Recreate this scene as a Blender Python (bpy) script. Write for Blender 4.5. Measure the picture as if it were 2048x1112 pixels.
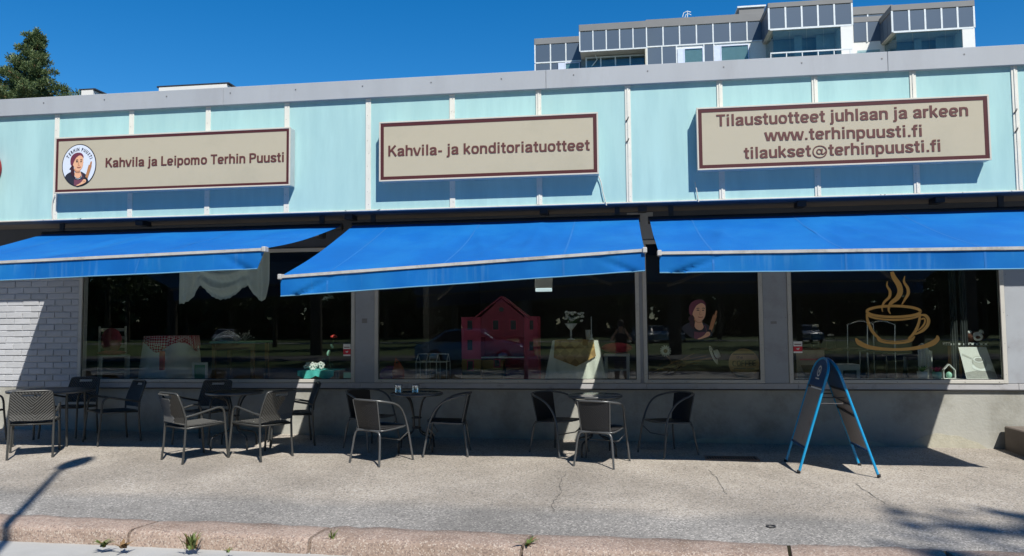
import bpy, bmesh, math, random
import numpy as np
from mathutils import Vector, Matrix
from math import sin, cos, pi, radians as R
random.seed(7); rng = np.random.default_rng(7)
for o in list(bpy.data.objects): bpy.data.objects.remove(o)
S = bpy.context.scene; COL = S.collection

# ------------------------------------------------------------------ camera
FPX = 1554.26; YAW, PIT, ROL = -.138286861, .0612238042, -.00865153134
DIST, HC = 9.8, 1.55
_f = Vector((sin(YAW)*cos(PIT), cos(YAW)*cos(PIT), sin(PIT)))
_r0 = Vector((cos(YAW), -sin(YAW), 0)); _u0 = _r0.cross(_f)
_r = _r0*cos(ROL)+_u0*sin(ROL); _u = -_r0*sin(ROL)+_u0*cos(ROL)
CAM = Vector((0, -DIST, HC))
cd = bpy.data.cameras.new('camera'); cam = bpy.data.objects.new('camera', cd); COL.objects.link(cam)
cd.sensor_width = 36; cd.lens = FPX/2048*36; cd.clip_end = 2000; cd.clip_start = .05
M = Matrix((( _r[0], _u[0], -_f[0], CAM[0]), (_r[1], _u[1], -_f[1], CAM[1]), (_r[2], _u[2], -_f[2], CAM[2]), (0,0,0,1)))
cam.matrix_world = M; S.camera = cam

# ------------------------------------------------------------------ sky, sun, exposure
SUN = Vector((.56, -1, 1.35)).normalized()
elev = math.asin(SUN.z); azim = math.atan2(SUN.x, SUN.y)
W = bpy.data.worlds.new('World'); S.world = W; W.use_nodes = True
nt = W.node_tree; bg = nt.nodes['Background']
sky = nt.nodes.new('ShaderNodeTexSky'); sky.sky_type = 'NISHITA'; sky.sun_disc = False
sky.sun_elevation = elev; sky.sun_rotation = azim
sky.air_density = 1.0; sky.dust_density = .0; sky.ozone_density = 6.0; sky.altitude = 50
hs = nt.nodes.new('ShaderNodeHueSaturation'); hs.inputs['Saturation'].default_value = 1.33
nt.links.new(sky.outputs[0], hs.inputs['Color']); nt.links.new(hs.outputs[0], bg.inputs['Color'])
bg.inputs['Strength'].default_value = .105
sl = bpy.data.lights.new('sun', 'SUN'); sl.energy = 5.0; sl.angle = R(.5); sl.color = (1, .95, .87)
so = bpy.data.objects.new('sun', sl); COL.objects.link(so); so.rotation_euler = (-SUN).to_track_quat('-Z', 'Y').to_euler(); so.location = (20, -40, 50)
S.view_settings.view_transform = 'Standard'; S.view_settings.look = 'None'
S.view_settings.exposure = .3; S.view_settings.gamma = 1; S.view_settings.use_curve_mapping = False
S.render.engine = 'CYCLES'
try:
    S.cycles.max_bounces = 8; S.cycles.transparent_max_bounces = 16; S.cycles.glossy_bounces = 4
    S.cycles.use_denoising = True
except Exception: pass

# ------------------------------------------------------------------ measuring helpers
def ray(x, y): return _r*((x-1024)/FPX) - _u*((y-556)/FPX) + _f
def at(x, y, Y):                       # pixel of the 2048-wide photograph -> point of the upright plane Y
    d = ray(x, y); return CAM + d*((Y-CAM.y)/d.y)
def G(X, Y):                           # ground height of the sloping pavement
    X = max(-14, min(14, X)); Y = min(0, max(Y, -4.5))
    return .115 - .0088*X + .02*Y

# ------------------------------------------------------------------ mesh builder
class MB:
    def __init__(s): s.v = []; s.f = []; s.m = []; s.sm = []; s.mi = 0
    def add(s, vs, fs, smooth=False):
        b = len(s.v); s.v += [tuple(v) for v in vs]
        for f in fs: s.f.append(tuple(b+i for i in f)); s.m.append(s.mi); s.sm.append(smooth)
        return s
    def box(s, x0, x1, y0, y1, z0, z1):
        v = [(x, y, z) for z in (z0, z1) for y in (y0, y1) for x in (x0, x1)]
        return s.add(v, [(0,2,3,1),(4,5,7,6),(0,1,5,4),(2,6,7,3),(0,4,6,2),(1,3,7,5)])
    def cbox(s, x0, x1, y0, y1, z0, z1, c=.004):       # box with chamfered edges
        vs = []; xs = (x0, x1); ys = (y0, y1); zs = (z0, z1); idx = {}
        for i in (0,1):
            for j in (0,1):
                for k in (0,1):
                    sx, sy, sz = (1,-1)[i]*c, (1,-1)[j]*c, (1,-1)[k]*c
                    idx[i,j,k] = len(vs)
                    vs += [(xs[i], ys[j]+sy, zs[k]+sz), (xs[i]+sx, ys[j], zs[k]+sz), (xs[i]+sx, ys[j]+sy, zs[k])]
        I = lambda i,j,k,a: idx[i,j,k]+a
        fs = [(I(0,0,0,0),I(0,0,1,0),I(0,1,1,0),I(0,1,0,0)), (I(1,0,0,0),I(1,1,0,0),I(1,1,1,0),I(1,0,1,0)),
              (I(0,0,0,1),I(1,0,0,1),I(1,0,1,1),I(0,0,1,1)), (I(0,1,0,1),I(0,1,1,1),I(1,1,1,1),I(1,1,0,1)),
              (I(0,0,0,2),I(0,1,0,2),I(1,1,0,2),I(1,0,0,2)), (I(0,0,1,2),I(1,0,1,2),I(1,1,1,2),I(0,1,1,2))]
        for j in (0,1):
            for k in (0,1):
                fs.append((I(0,j,k,1),I(1,j,k,1),I(1,j,k,2),I(0,j,k,2)) if (j+k) % 2 else (I(0,j,k,2),I(1,j,k,2),I(1,j,k,1),I(0,j,k,1)))
        for i in (0,1):
            for k in (0,1):
                fs.append((I(i,0,k,2),I(i,1,k,2),I(i,1,k,0),I(i,0,k,0)) if (i+k) % 2 else (I(i,0,k,0),I(i,1,k,0),I(i,1,k,2),I(i,0,k,2)))
        for i in (0,1):
            for j in (0,1):
                fs.append((I(i,j,0,0),I(i,j,1,0),I(i,j,1,1),I(i,j,0,1)) if (i+j) % 2 else (I(i,j,0,1),I(i,j,1,1),I(i,j,1,0),I(i,j,0,0)))
        for i in (0,1):
            for j in (0,1):
                for k in (0,1):
                    t = (I(i,j,k,0),I(i,j,k,1),I(i,j,k,2)); fs.append(t if (i+j+k) % 2 == 0 else t[::-1])
        return s.add(vs, fs)
    def bar(s, a, b, w, h, up=(0,0,1)):                 # rectangular bar from a to b
        a, b = Vector(a), Vector(b); d = (b-a).normalized(); up = Vector(up)
        if abs(d.dot(up)) > .95: up = Vector((1,0,0))
        x = d.cross(up).normalized(); z = x.cross(d)
        v = [p + x*(i*w/2) + z*(j*h/2) for p in (a, b) for i, j in ((-1,-1),(1,-1),(1,1),(-1,1))]
        return s.add(v, [(0,1,2,3),(7,6,5,4),(0,4,5,1),(1,5,6,2),(2,6,7,3),(3,7,4,0)])
    def tube(s, pts, r, n=8, caps=True, closed=False):
        pts = [Vector(p) for p in pts]; k = len(pts)
        rs = r if isinstance(r, (list, tuple)) else [r]*k
        ref = None; vs = []
        for i, p in enumerate(pts):
            a = pts[(i-1) % k] if (i or closed) else p; b = pts[(i+1) % k] if (i < k-1 or closed) else p
            t = (b-a).normalized()
            if ref is None: ref = t.orthogonal().normalized()
            ref = (ref - t*ref.dot(t)); ref = ref.normalized() if ref.length > 1e-6 else t.orthogonal().normalized()
            q = t.cross(ref)
            for j in range(n):
                th = 2*pi*j/n; vs.append(p + (ref*cos(th)+q*sin(th))*rs[i])
        fs = []
        for i in range(k if closed else k-1):
            for j in range(n):
                i2 = (i+1) % k; fs.append((i*n+j, i*n+(j+1) % n, i2*n+(j+1) % n, i2*n+j))
        s.add(vs, fs, True)
        if caps and not closed:
            s.add(vs[:n], [tuple(range(n))[::-1]]); s.add(vs[-n:], [tuple(range(n))])
        return s
    def lathe(s, prof, c=(0,0,0), n=24, smooth=True, sx=1, sy=1):
        vs = []; c = Vector(c)
        for r, z in prof:
            for j in range(n):
                th = 2*pi*j/n; vs.append(c+Vector((r*cos(th)*sx, r*sin(th)*sy, z)))
        fs = [(i*n+j, i*n+(j+1) % n, (i+1)*n+(j+1) % n, (i+1)*n+j) for i in range(len(prof)-1) for j in range(n)]
        return s.add(vs, fs, smooth)
    def disc(s, c, r, n=24, up=True, sx=1, sy=1):
        c = Vector(c); vs = [c+Vector((r*cos(2*pi*j/n)*sx, r*sin(2*pi*j/n)*sy, 0)) for j in range(n)]
        return s.add(vs, [tuple(range(n)) if up else tuple(range(n))[::-1]])
    def ell(s, c, rx, ry, rz, n=16, m=10, rot=None):
        c = Vector(c); vs = []; fs = []
        for i in range(m+1):
            ph = pi*i/m
            for j in range(n):
                th = 2*pi*j/n; p = Vector((rx*sin(ph)*cos(th), ry*sin(ph)*sin(th), rz*cos(ph)))
                if rot is not None: p = rot @ p
                vs.append(c+p)
        for i in range(m):
            for j in range(n): fs.append(((i+1)*n+j, (i+1)*n+(j+1) % n, i*n+(j+1) % n, i*n+j))
        return s.add(vs, fs, True)
    def poly(s, pts, y0, y1):                           # outline in X,Z given thickness between y0 (front) and y1
        n = len(pts); ar = sum(pts[i][0]*pts[(i+1) % n][1]-pts[(i+1) % n][0]*pts[i][1] for i in range(n))
        if ar < 0: pts = pts[::-1]
        v = [(x, y0, z) for x, z in pts]+[(x, y1, z) for x, z in pts]
        return s.add(v, [tuple(range(n)), tuple(range(2*n-1, n-1, -1))]+[(i+n, (i+1) % n+n, (i+1) % n, i) for i in range(n)])
    def ribbon(s, pts, ws, y0, y1):                     # flat stroke in X,Z
        P = [Vector((p[0], p[1])) for p in pts]; L = []; Rr = []
        for i, p in enumerate(P):
            t = (P[min(i+1, len(P)-1)]-P[max(i-1, 0)]).normalized(); nn = Vector((-t.y, t.x)); w = ws[i] if isinstance(ws, (list, tuple)) else ws
            L.append(p+nn*w/2); Rr.append(p-nn*w/2)
        for i in range(len(P)-1):
            s.poly([tuple(Rr[i]), tuple(Rr[i+1]), tuple(L[i+1]), tuple(L[i])], y0, y1)
        return s
    def grid(s, fn, nu, nv, smooth=True):
        vs = [fn(i/nu, j/nv) for j in range(nv+1) for i in range(nu+1)]
        fs = [(j*(nu+1)+i, j*(nu+1)+i+1, (j+1)*(nu+1)+i+1, (j+1)*(nu+1)+i) for j in range(nv) for i in range(nu)]
        return s.add(vs, fs, smooth)
    def mesh(s, name, mats, off=Vector((0,0,0))):
        me = bpy.data.meshes.new(name)
        me.from_pydata([(a-off[0], b-off[1], c-off[2]) for a, b, c in s.v], [], s.f)
        for m in (mats if isinstance(mats, (list, tuple)) else [mats]): me.materials.append(m)
        me.polygons.foreach_set('material_index', s.m); me.polygons.foreach_set('use_smooth', s.sm); me.update()
        return me
    def build(s, name, mats, parent=None, origin=None):
        off = Vector(origin) if origin is not None else (Vector(parent['_o']) if parent is not None and '_o' in parent else Vector((0,0,0)))
        o = bpy.data.objects.new(name, s.mesh(name, mats, off)); COL.objects.link(o)
        if parent is not None:
            o.parent = parent
            if '_o' in parent: o['_o'] = parent['_o']
        elif origin is not None: o.location = origin; o['_o'] = tuple(origin)
        return o

def spline(pts, k=6, closed=False):
    P = [Vector(p) for p in pts]; n = len(P); out = []
    for i in range(n if closed else n-1):
        g = (lambda j: P[j % n]) if closed else (lambda j: P[max(0, min(n-1, j))])
        p0, p1, p2, p3 = g(i-1), g(i), g(i+1), g(i+2)
        for t in range(k):
            t /= k; out.append(.5*((2*p1)+(p2-p0)*t+(2*p0-5*p1+4*p2-p3)*t*t+(3*p1-p0-3*p2+p3)*t**3))
    if not closed: out.append(P[-1])
    return out

def tag(o, label=None, cat=None, group=None, kind=None):
    if label: o['label'] = label
    if cat: o['category'] = cat
    if group: o['group'] = group
    if kind: o['kind'] = kind
    return o
def thing(name, label, cat, loc=(0,0,0), rz=0, group=None):
    o = bpy.data.objects.new(name, None); COL.objects.link(o); o.empty_display_size = .1
    o.location = loc; o.rotation_euler = (0, 0, rz); o['_o'] = tuple(loc)
    return tag(o, label, cat, group)
def local(name, label, cat, loc=(0,0,0), rz=0, group=None):       # thing whose parts are modelled round its own origin
    o = thing(name, label, cat, loc, rz, group); o['_o'] = (0., 0., 0.); return o
def copy_tree(o, loc=None, rz=None, label=None, group=None, parent=None):
    c = o.copy(); COL.objects.link(c)
    if parent is not None: c.parent = parent
    if loc is not None: c.location = loc
    if rz is not None: c.rotation_euler = (0, 0, rz)
    if label: c['label'] = label
    if group: c['group'] = group
    for ch in list(o.children): copy_tree(ch, parent=c)
    return c
def struct(name, mb, m, origin=None): return tag(mb.build(name, m, None, origin), kind='structure')

# ------------------------------------------------------------------ materials
def node(nt, t, **k):
    n = nt.nodes.new(t)
    for a, b in k.items(): setattr(n, a, b)
    return n
def mat(name, rgb, rough=.6, metal=0., var=.12, scale=3., bump=0., bscale=60., spec=.5, coat=0., perobj=0., dirt=None, dscale=1.5, dlo=.5, dhi=.75, stretch=None, trans=0.):
    m = bpy.data.materials.new(name); m.use_nodes = True; nt = m.node_tree; L = nt.links.new
    b = nt.nodes['Principled BSDF']; b.inputs['Roughness'].default_value = rough; b.inputs['Metallic'].default_value = metal
    b.inputs['Specular IOR Level'].default_value = spec; b.inputs['Coat Weight'].default_value = coat
    tc = node(nt, 'ShaderNodeTexCoord'); vec = tc.outputs['Object']
    if stretch:
        mp = node(nt, 'ShaderNodeMapping'); mp.inputs['Scale'].default_value = stretch; L(vec, mp.inputs['Vector']); vec = mp.outputs[0]
    n1 = node(nt, 'ShaderNodeTexNoise'); n1.inputs['Scale'].default_value = scale; n1.inputs['Detail'].default_value = 6; n1.inputs['Roughness'].default_value = .65
    L(vec, n1.inputs['Vector'])
    mr = node(nt, 'ShaderNodeMapRange'); mr.inputs['From Min'].default_value = .25; mr.inputs['From Max'].default_value = .75
    mr.inputs['To Min'].default_value = 1-var; mr.inputs['To Max'].default_value = 1+var; L(n1.outputs['Fac'], mr.inputs['Value'])
    val = mr.outputs[0]
    if perobj:
        oi = node(nt, 'ShaderNodeObjectInfo'); m2 = node(nt, 'ShaderNodeMapRange'); m2.inputs['To Min'].default_value = 1-perobj; m2.inputs['To Max'].default_value = 1+perobj
        L(oi.outputs['Random'], m2.inputs['Value']); mu = node(nt, 'ShaderNodeMath', operation='MULTIPLY'); L(val, mu.inputs[0]); L(m2.outputs[0], mu.inputs[1]); val = mu.outputs[0]
    vm = node(nt, 'ShaderNodeVectorMath', operation='SCALE'); vm.inputs[0].default_value = rgb; L(val, vm.inputs['Scale']); col = vm.outputs[0]
    if dirt:
        n2 = node(nt, 'ShaderNodeTexNoise'); n2.inputs['Scale'].default_value = dscale; n2.inputs['Detail'].default_value = 8; n2.inputs['Roughness'].default_value = .7; L(vec, n2.inputs['Vector'])
        r2 = node(nt, 'ShaderNodeMapRange'); r2.inputs['From Min'].default_value = dlo; r2.inputs['From Max'].default_value = dhi; L(n2.outputs['Fac'], r2.inputs['Value'])
        mx = node(nt, 'ShaderNodeMix', data_type='RGBA'); L(r2.outputs[0], mx.inputs['Factor']); L(col, mx.inputs[6]); mx.inputs[7].default_value = (*dirt, 1); col = mx.outputs[2]
    L(col, b.inputs['Base Color'])
    if bump:
        n3 = node(nt, 'ShaderNodeTexNoise'); n3.inputs['Scale'].default_value = bscale; n3.inputs['Detail'].default_value = 4; L(tc.outputs['Object'], n3.inputs['Vector'])
        bp = node(nt, 'ShaderNodeBump'); bp.inputs['Strength'].default_value = bump; bp.inputs['Distance'].default_value = .01; L(n3.outputs['Fac'], bp.inputs['Height']); L(bp.outputs[0], b.inputs['Normal'])
    if trans: b.inputs['Transmission Weight'].default_value = trans
    m['base'] = 1
    return m

def asphalt_mat():
    m = mat('asphalt', (.355, .318, .270), .92, var=.16, scale=1.3, bump=.5, bscale=160); nt = m.node_tree; L = nt.links.new
    b = nt.nodes['Principled BSDF']; tc = next(n for n in nt.nodes if n.type == 'TEX_COORD')
    base = b.inputs['Base Color'].links[0].from_socket
    sep = node(nt, 'ShaderNodeSeparateXYZ'); L(tc.outputs['Object'], sep.inputs[0])
    nz = node(nt, 'ShaderNodeTexNoise'); nz.inputs['Scale'].default_value = 1.1; nz.inputs['Detail'].default_value = 7; L(tc.outputs['Object'], nz.inputs['Vector'])
    ad = node(nt, 'ShaderNodeMath', operation='MULTIPLY_ADD'); ad.inputs[1].default_value = .5; L(nz.outputs['Fac'], ad.inputs[0]); L(sep.outputs['Y'], ad.inputs[2])
    mr = node(nt, 'ShaderNodeMapRange'); mr.inputs['From Min'].default_value = -2.95; mr.inputs['From Max'].default_value = -3.30; L(ad.outputs[0], mr.inputs['Value'])
    mx = node(nt, 'ShaderNodeMix', data_type='RGBA'); L(mr.outputs[0], mx.inputs['Factor']); L(base, mx.inputs[6]); mx.inputs[7].default_value = (.25, .24, .222, 1)
    # pale aggregate showing through the worn binder, dark pits between the stones
    v = node(nt, 'ShaderNodeTexVoronoi'); v.inputs['Scale'].default_value = 85; L(tc.outputs['Object'], v.inputs['Vector'])
    sx = node(nt, 'ShaderNodeSeparateColor'); L(v.outputs['Color'], sx.inputs[0])
    n4 = node(nt, 'ShaderNodeTexNoise'); n4.inputs['Scale'].default_value = 2.2; n4.inputs['Detail'].default_value = 5; L(tc.outputs['Object'], n4.inputs['Vector'])
    r4 = node(nt, 'ShaderNodeMapRange'); r4.inputs['From Min'].default_value = .35; r4.inputs['From Max'].default_value = .7; r4.inputs['To Min'].default_value = .90; r4.inputs['To Max'].default_value = .72; L(n4.outputs['Fac'], r4.inputs['Value'])
    gt = node(nt, 'ShaderNodeMath', operation='GREATER_THAN'); L(sx.outputs[0], gt.inputs[0]); L(r4.outputs[0], gt.inputs[1])
    g2 = node(nt, 'ShaderNodeMath', operation='MULTIPLY'); g2.inputs[1].default_value = .62; L(gt.outputs[0], g2.inputs[0])
    m2 = node(nt, 'ShaderNodeMix', data_type='RGBA'); L(g2.outputs[0], m2.inputs['Factor']); L(mx.outputs[2], m2.inputs[6]); m2.inputs[7].default_value = (.52, .49, .45, 1)
    lt = node(nt, 'ShaderNodeMath', operation='LESS_THAN'); lt.inputs[1].default_value = .2; L(sx.outputs[1], lt.inputs[0])
    g3 = node(nt, 'ShaderNodeMath', operation='MULTIPLY'); g3.inputs[1].default_value = .55; L(lt.outputs[0], g3.inputs[0])
    m3 = node(nt, 'ShaderNodeMix', data_type='RGBA'); L(g3.outputs[0], m3.inputs['Factor']); L(m2.outputs[2], m3.inputs[6]); m3.inputs[7].default_value = (.07, .066, .062, 1)
    # broad stains
    n5 = node(nt, 'ShaderNodeTexNoise'); n5.inputs['Scale'].default_value = .55; n5.inputs['Detail'].default_value = 5; L(tc.outputs['Object'], n5.inputs['Vector'])
    r5 = node(nt, 'ShaderNodeMapRange'); r5.inputs['From Min'].default_value = .35; r5.inputs['From Max'].default_value = .65; r5.inputs['To Min'].default_value = .76; r5.inputs['To Max'].default_value = 1.12; L(n5.outputs['Fac'], r5.inputs['Value'])
    sc = node(nt, 'ShaderNodeVectorMath', operation='SCALE'); L(m3.outputs[2], sc.inputs[0]); L(r5.outputs[0], sc.inputs['Scale']); L(sc.outputs[0], b.inputs['Base Color'])
    return m

def granite_mat():
    m = mat('granite', (.31, .235, .19), .8, var=.2, scale=14, bump=.6, bscale=45, perobj=.08, dirt=(.19, .135, .10), dscale=3.5, dlo=.48, dhi=.7); nt = m.node_tree; L = nt.links.new
    b = nt.nodes['Principled BSDF']; tc = next(n for n in nt.nodes if n.type == 'TEX_COORD'); base = b.inputs['Base Color'].links[0].from_socket
    v = node(nt, 'ShaderNodeTexVoronoi'); v.inputs['Scale'].default_value = 110; L(tc.outputs['Object'], v.inputs['Vector'])
    sx = node(nt, 'ShaderNodeSeparateColor'); L(v.outputs['Color'], sx.inputs[0])
    for ch, lim, c, op in ((0, .2, (.12, .09, .08, 1), 'LESS_THAN'), (1, .82, (.46, .40, .34, 1), 'GREATER_THAN')):
        g = node(nt, 'ShaderNodeMath', operation=op); g.inputs[1].default_value = lim; L(sx.outputs[ch], g.inputs[0])
        h = node(nt, 'ShaderNodeMath', operation='MULTIPLY'); h.inputs[1].default_value = .6; L(g.outputs[0], h.inputs[0])
        mx = node(nt, 'ShaderNodeMix', data_type='RGBA'); L(h.outputs[0], mx.inputs['Factor']); L(base, mx.inputs[6]); mx.inputs[7].default_value = c; base = mx.outputs[2]
    L(base, b.inputs['Base Color']); return m

def glass_mat(name, tint=(.72, .8, .78), k=1.0, rough=0.):      # thin pane: fresnel mirror over a see-through sheet
    m = bpy.data.materials.new(name); m.use_nodes = True; nt = m.node_tree; L = nt.links.new
    nt.nodes.remove(nt.nodes['Principled BSDF']); out = nt.nodes['Material Output']
    t = node(nt, 'ShaderNodeBsdfTransparent'); t.inputs[0].default_value = (*tint, 1)
    g = node(nt, 'ShaderNodeBsdfGlossy'); g.inputs['Roughness'].default_value = rough
    tc = node(nt, 'ShaderNodeTexCoord'); nz = node(nt, 'ShaderNodeTexNoise'); nz.inputs['Scale'].default_value = .7; L(tc.outputs['Object'], nz.inputs['Vector'])
    bp = node(nt, 'ShaderNodeBump'); bp.inputs['Strength'].default_value = .03; bp.inputs['Distance'].default_value = .02; L(nz.outputs['Fac'], bp.inputs['Height']); L(bp.outputs[0], g.inputs['Normal'])
    fr = node(nt, 'ShaderNodeFresnel'); ge = node(nt, 'ShaderNodeNewGeometry'); io = node(nt, 'ShaderNodeMapRange'); io.inputs['To Min'].default_value = 1.5; io.inputs['To Max'].default_value = 1/1.5; L(ge.outputs['Backfacing'], io.inputs['Value']); L(io.outputs[0], fr.inputs[0])
    mu = node(nt, 'ShaderNodeMath', operation='MULTIPLY'); mu.inputs[1].default_value = k; mu.use_clamp = True; L(fr.outputs[0], mu.inputs[0])
    mx = node(nt, 'ShaderNodeMixShader'); L(mu.outputs[0], mx.inputs[0]); L(t.outputs[0], mx.inputs[1]); L(g.outputs[0], mx.inputs[2]); L(mx.outputs[0], out.inputs[0])
    return m

MT = {}
def add(n, *a, **k): MT[n] = mat(n, *a, **k)
add('fascia_glass', (.365, .575, .578), .32, var=.06, scale=1.2, spec=.5, perobj=.045, dirt=(.295, .495, .515), dscale=1.5, dlo=.42, dhi=.78, stretch=(3.2, 1, .45))
add('cap_metal', (.35, .375, .40), .55, var=.07, scale=1.5, dirt=(.30, .315, .335), dscale=1.2, stretch=(1.2, 1, .3))
add('strip_paint', (.66, .66, .60), .5, var=.08, scale=6, dirt=(.40, .38, .32), dscale=9, dlo=.6, dhi=.8)
add('old_edge', (.62, .6, .53), .6, var=.12, scale=8, dirt=(.05, .05, .05), dscale=7, dlo=.62, dhi=.66)
add('screw', (.2, .2, .2), .5, metal=.6)
add('soffit', (.16, .14, .12), .8, var=.15, scale=2)
add('soffit_blue', (.07, .10, .15), .8, var=.1)
add('dark_metal', (.03, .032, .036), .5)
add('concrete', (.36, .36, .325), .9, var=.14, scale=2.2, bump=.35, bscale=30, dirt=(.25, .245, .21), dscale=1.9, dlo=.47, dhi=.68)
add('patch_concrete', (.40, .385, .31), .95, var=.15, scale=7, bump=.5, bscale=40)
add('pillar_panel', (.33, .355, .385), .55, var=.08, scale=2.5, dirt=(.28, .29, .31), dscale=3, dlo=.52, dhi=.7)
add('apron_board', (.40, .40, .41), .6, var=.08, scale=3, dirt=(.27, .26, .25), dscale=5, dlo=.56, dhi=.7)
add('frame_alu', (.50, .49, .45), .45, var=.06, scale=5, dirt=(.33, .31, .27), dscale=7, dlo=.6, dhi=.75)
add('brick_white', (.42, .435, .46), .8, var=.10, scale=9, bump=.3, bscale=70, perobj=.07)
add('mortar', (.43, .44, .46), .95, var=.1, scale=20)
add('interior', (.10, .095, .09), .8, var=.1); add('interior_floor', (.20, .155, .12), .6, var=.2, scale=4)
add('roof_felt', (.06, .06, .065), .9); add('white_paint', (.72, .71, .68), .5, var=.05)
add('sign_face', (.45, .41, .31), .35, var=.03, scale=1.5, dirt=(.40, .37, .28), dscale=1.5)
add('sign_brown', (.075, .02, .022), .4, var=.06); add('sign_trim', (.55, .52, .45), .4, var=.05)
add('bar_paint', (.42, .42, .41), .6, var=.15, scale=8, dirt=(.25, .25, .24), dscale=6, dlo=.5, dhi=.7); add('sign_box', (.45, .5, .48), .5); add('text_brown', (.105, .035, .032), .5, var=.05)
add('cable', (.55, .53, .48), .6)
add('chair_metal', (.06, .062, .06), .38, metal=.3, var=.1, scale=20)
add('wicker', (.07, .07, .066), .55, var=.45, scale=160)
add('wicker_dark', (.018, .018, .019), .5, var=.35, scale=160)
add('chair_metal_b', (.10, .105, .108), .34, metal=.4, var=.08)
add('table_dark', (.016, .018, .02), .3, var=.1)
add('steel', (.55, .56, .57), .22, metal=1., var=.05)
add('board_blue', (.006, .26, .52), .35, var=.05, coat=.3); add('board_dark_blue', (.006, .055, .17), .4)
add('board_poster', (.30, .27, .25), .35, var=.12, scale=4, dirt=(.22, .12, .10), dscale=4, dlo=.55, dhi=.7); add('rubber', (.012, .012, .012), .7)
add('grate_metal', (.24, .15, .11), .7, var=.2, scale=30)
add('leaf_weed', (.10, .14, .03), .6, var=.3, scale=20); add('leaf_dry', (.20, .12, .05), .8, var=.3, scale=20)
add('pine_bark', (.30, .16, .09), .9, var=.3, scale=8); add('bark', (.09, .075, .06), .95, var=.3, scale=6)
add('apt_panel', (.075, .105, .145), .35, var=.05, scale=.3, perobj=.05); add('apt_strip', (.62, .66, .66), .45)
add('apt_cap', (.17, .17, .165), .6, var=.12, scale=.4); add('apt_white', (.70, .70, .66), .7, var=.04)
add('apt_frame', (.55, .62, .75), .5); add('apt_soffit', (.50, .47, .38), .8); add('apt_room', (.22, .26, .27), .7, var=.3, scale=.5)
add('blind', (.42, .43, .40), .7)
add('skin', (.50, .30, .21), .5); add('skin_shade', (.36, .19, .12), .5)
add('emb_white', (.62, .68, .78), .4, var=.02); add('emb_black', (.012, .014, .02), .5); add('emb_scarf', (.14, .03, .055), .5, var=.15, scale=12)
add('emb_hair', (.045, .014, .022), .5); add('emb_skin', (.72, .40, .24), .5, var=.05); add('emb_skin2', (.50, .23, .12), .5); add('emb_shirt', (.022, .024, .038), .5); add('emb_apron', (.15, .05, .08), .5)
add('emb_wood', (.42, .19, .08), .5, var=.15, scale=30); add('lip', (.35, .07, .06), .5)
add('gold', (.66, .36, .09), .45, var=.06)
add('red_sign', (.30, .01, .012), .4); add('mat_black', (.015, .015, .016), .9)

def leaf_mat(name, c1, c2, rough=.6, scale=.6):
    m = bpy.data.materials.new(name); m.use_nodes = True; nt = m.node_tree; L = nt.links.new; b = nt.nodes['Principled BSDF']
    b.inputs['Roughness'].default_value = rough
    gi = node(nt, 'ShaderNodeNewGeometry'); cr = node(nt, 'ShaderNodeMix', data_type='RGBA'); L(gi.outputs['Random Per Island'], cr.inputs['Factor'])
    cr.inputs[6].default_value = (*c1, 1); cr.inputs[7].default_value = (*c2, 1); L(cr.outputs[2], b.inputs['Base Color'])
    return m
MT['needles'] = leaf_mat('needles', (.06, .115, .045), (.19, .235, .085)); MT['leaves'] = leaf_mat('leaves', (.03, .06, .015), (.08, .13, .03))
MT['asphalt'] = asphalt_mat(); MT['granite'] = granite_mat()
MT['glass'] = glass_mat('window_glass', (.90, .94, .93), 1.1); MT['apt_glass'] = glass_mat('balcony_glass', (.70, .82, .84), 1.3)
add('road', (.37, .37, .355), .95, var=.12, scale=2, bump=.4, bscale=120); add('grass', (.075, .12, .028), .9, var=.35, scale=1.5)
add('far_asphalt', (.12, .12, .12), .9, var=.1)

def awning_mat():
    m = mat('awning_cloth', (.0008, .108, .385), .8, var=.08, scale=1.2, bump=.08, bscale=300, spec=.2, dirt=(.008, .155, .42), dscale=1.1, dlo=.42, dhi=.75); nt = m.node_tree; L = nt.links.new
    b = nt.nodes['Principled BSDF']; tc = next(n for n in nt.nodes if n.type == 'TEX_COORD'); base = b.inputs['Base Color'].links[0].from_socket
    mp = node(nt, 'ShaderNodeMapping'); mp.inputs['Scale'].default_value = (26, .5, 1.2); L(tc.outputs['Object'], mp.inputs[0])
    n = node(nt, 'ShaderNodeTexNoise'); n.inputs['Scale'].default_value = 1; n.inputs['Detail'].default_value = 4; L(mp.outputs[0], n.inputs['Vector'])
    n2 = node(nt, 'ShaderNodeTexNoise'); n2.inputs['Scale'].default_value = 1.3; L(tc.outputs['Object'], n2.inputs['Vector'])
    mu = node(nt, 'ShaderNodeMath', operation='MULTIPLY'); L(n.outputs['Fac'], mu.inputs[0]); L(n2.outputs['Fac'], mu.inputs[1])
    r = node(nt, 'ShaderNodeMapRange'); r.inputs['From Min'].default_value = .28; r.inputs['From Max'].default_value = .48; r.inputs['To Max'].default_value = .35; L(mu.outputs[0], r.inputs['Value'])
    return m, base, r, b
_m, _b, _r2, _bs = awning_mat(); MT['awning'] = _m
MT['valance'] = _m.copy(); MT['valance'].name = 'valance_cloth'
_nt = MT['valance'].node_tree; _bsdf = _nt.nodes['Principled BSDF']; _mr = [n for n in _nt.nodes if n.type == 'MAP_RANGE'][-1]
_mx = node(_nt, 'ShaderNodeMix', data_type='RGBA'); _nt.links.new(_mr.outputs[0], _mx.inputs['Factor']); _nt.links.new(_bsdf.inputs['Base Color'].links[0].from_socket, _mx.inputs[6])
_mx.inputs[7].default_value = (.12, .30, .52, 1); _nt.links.new(_mx.outputs[2], _bsdf.inputs['Base Color'])

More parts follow.
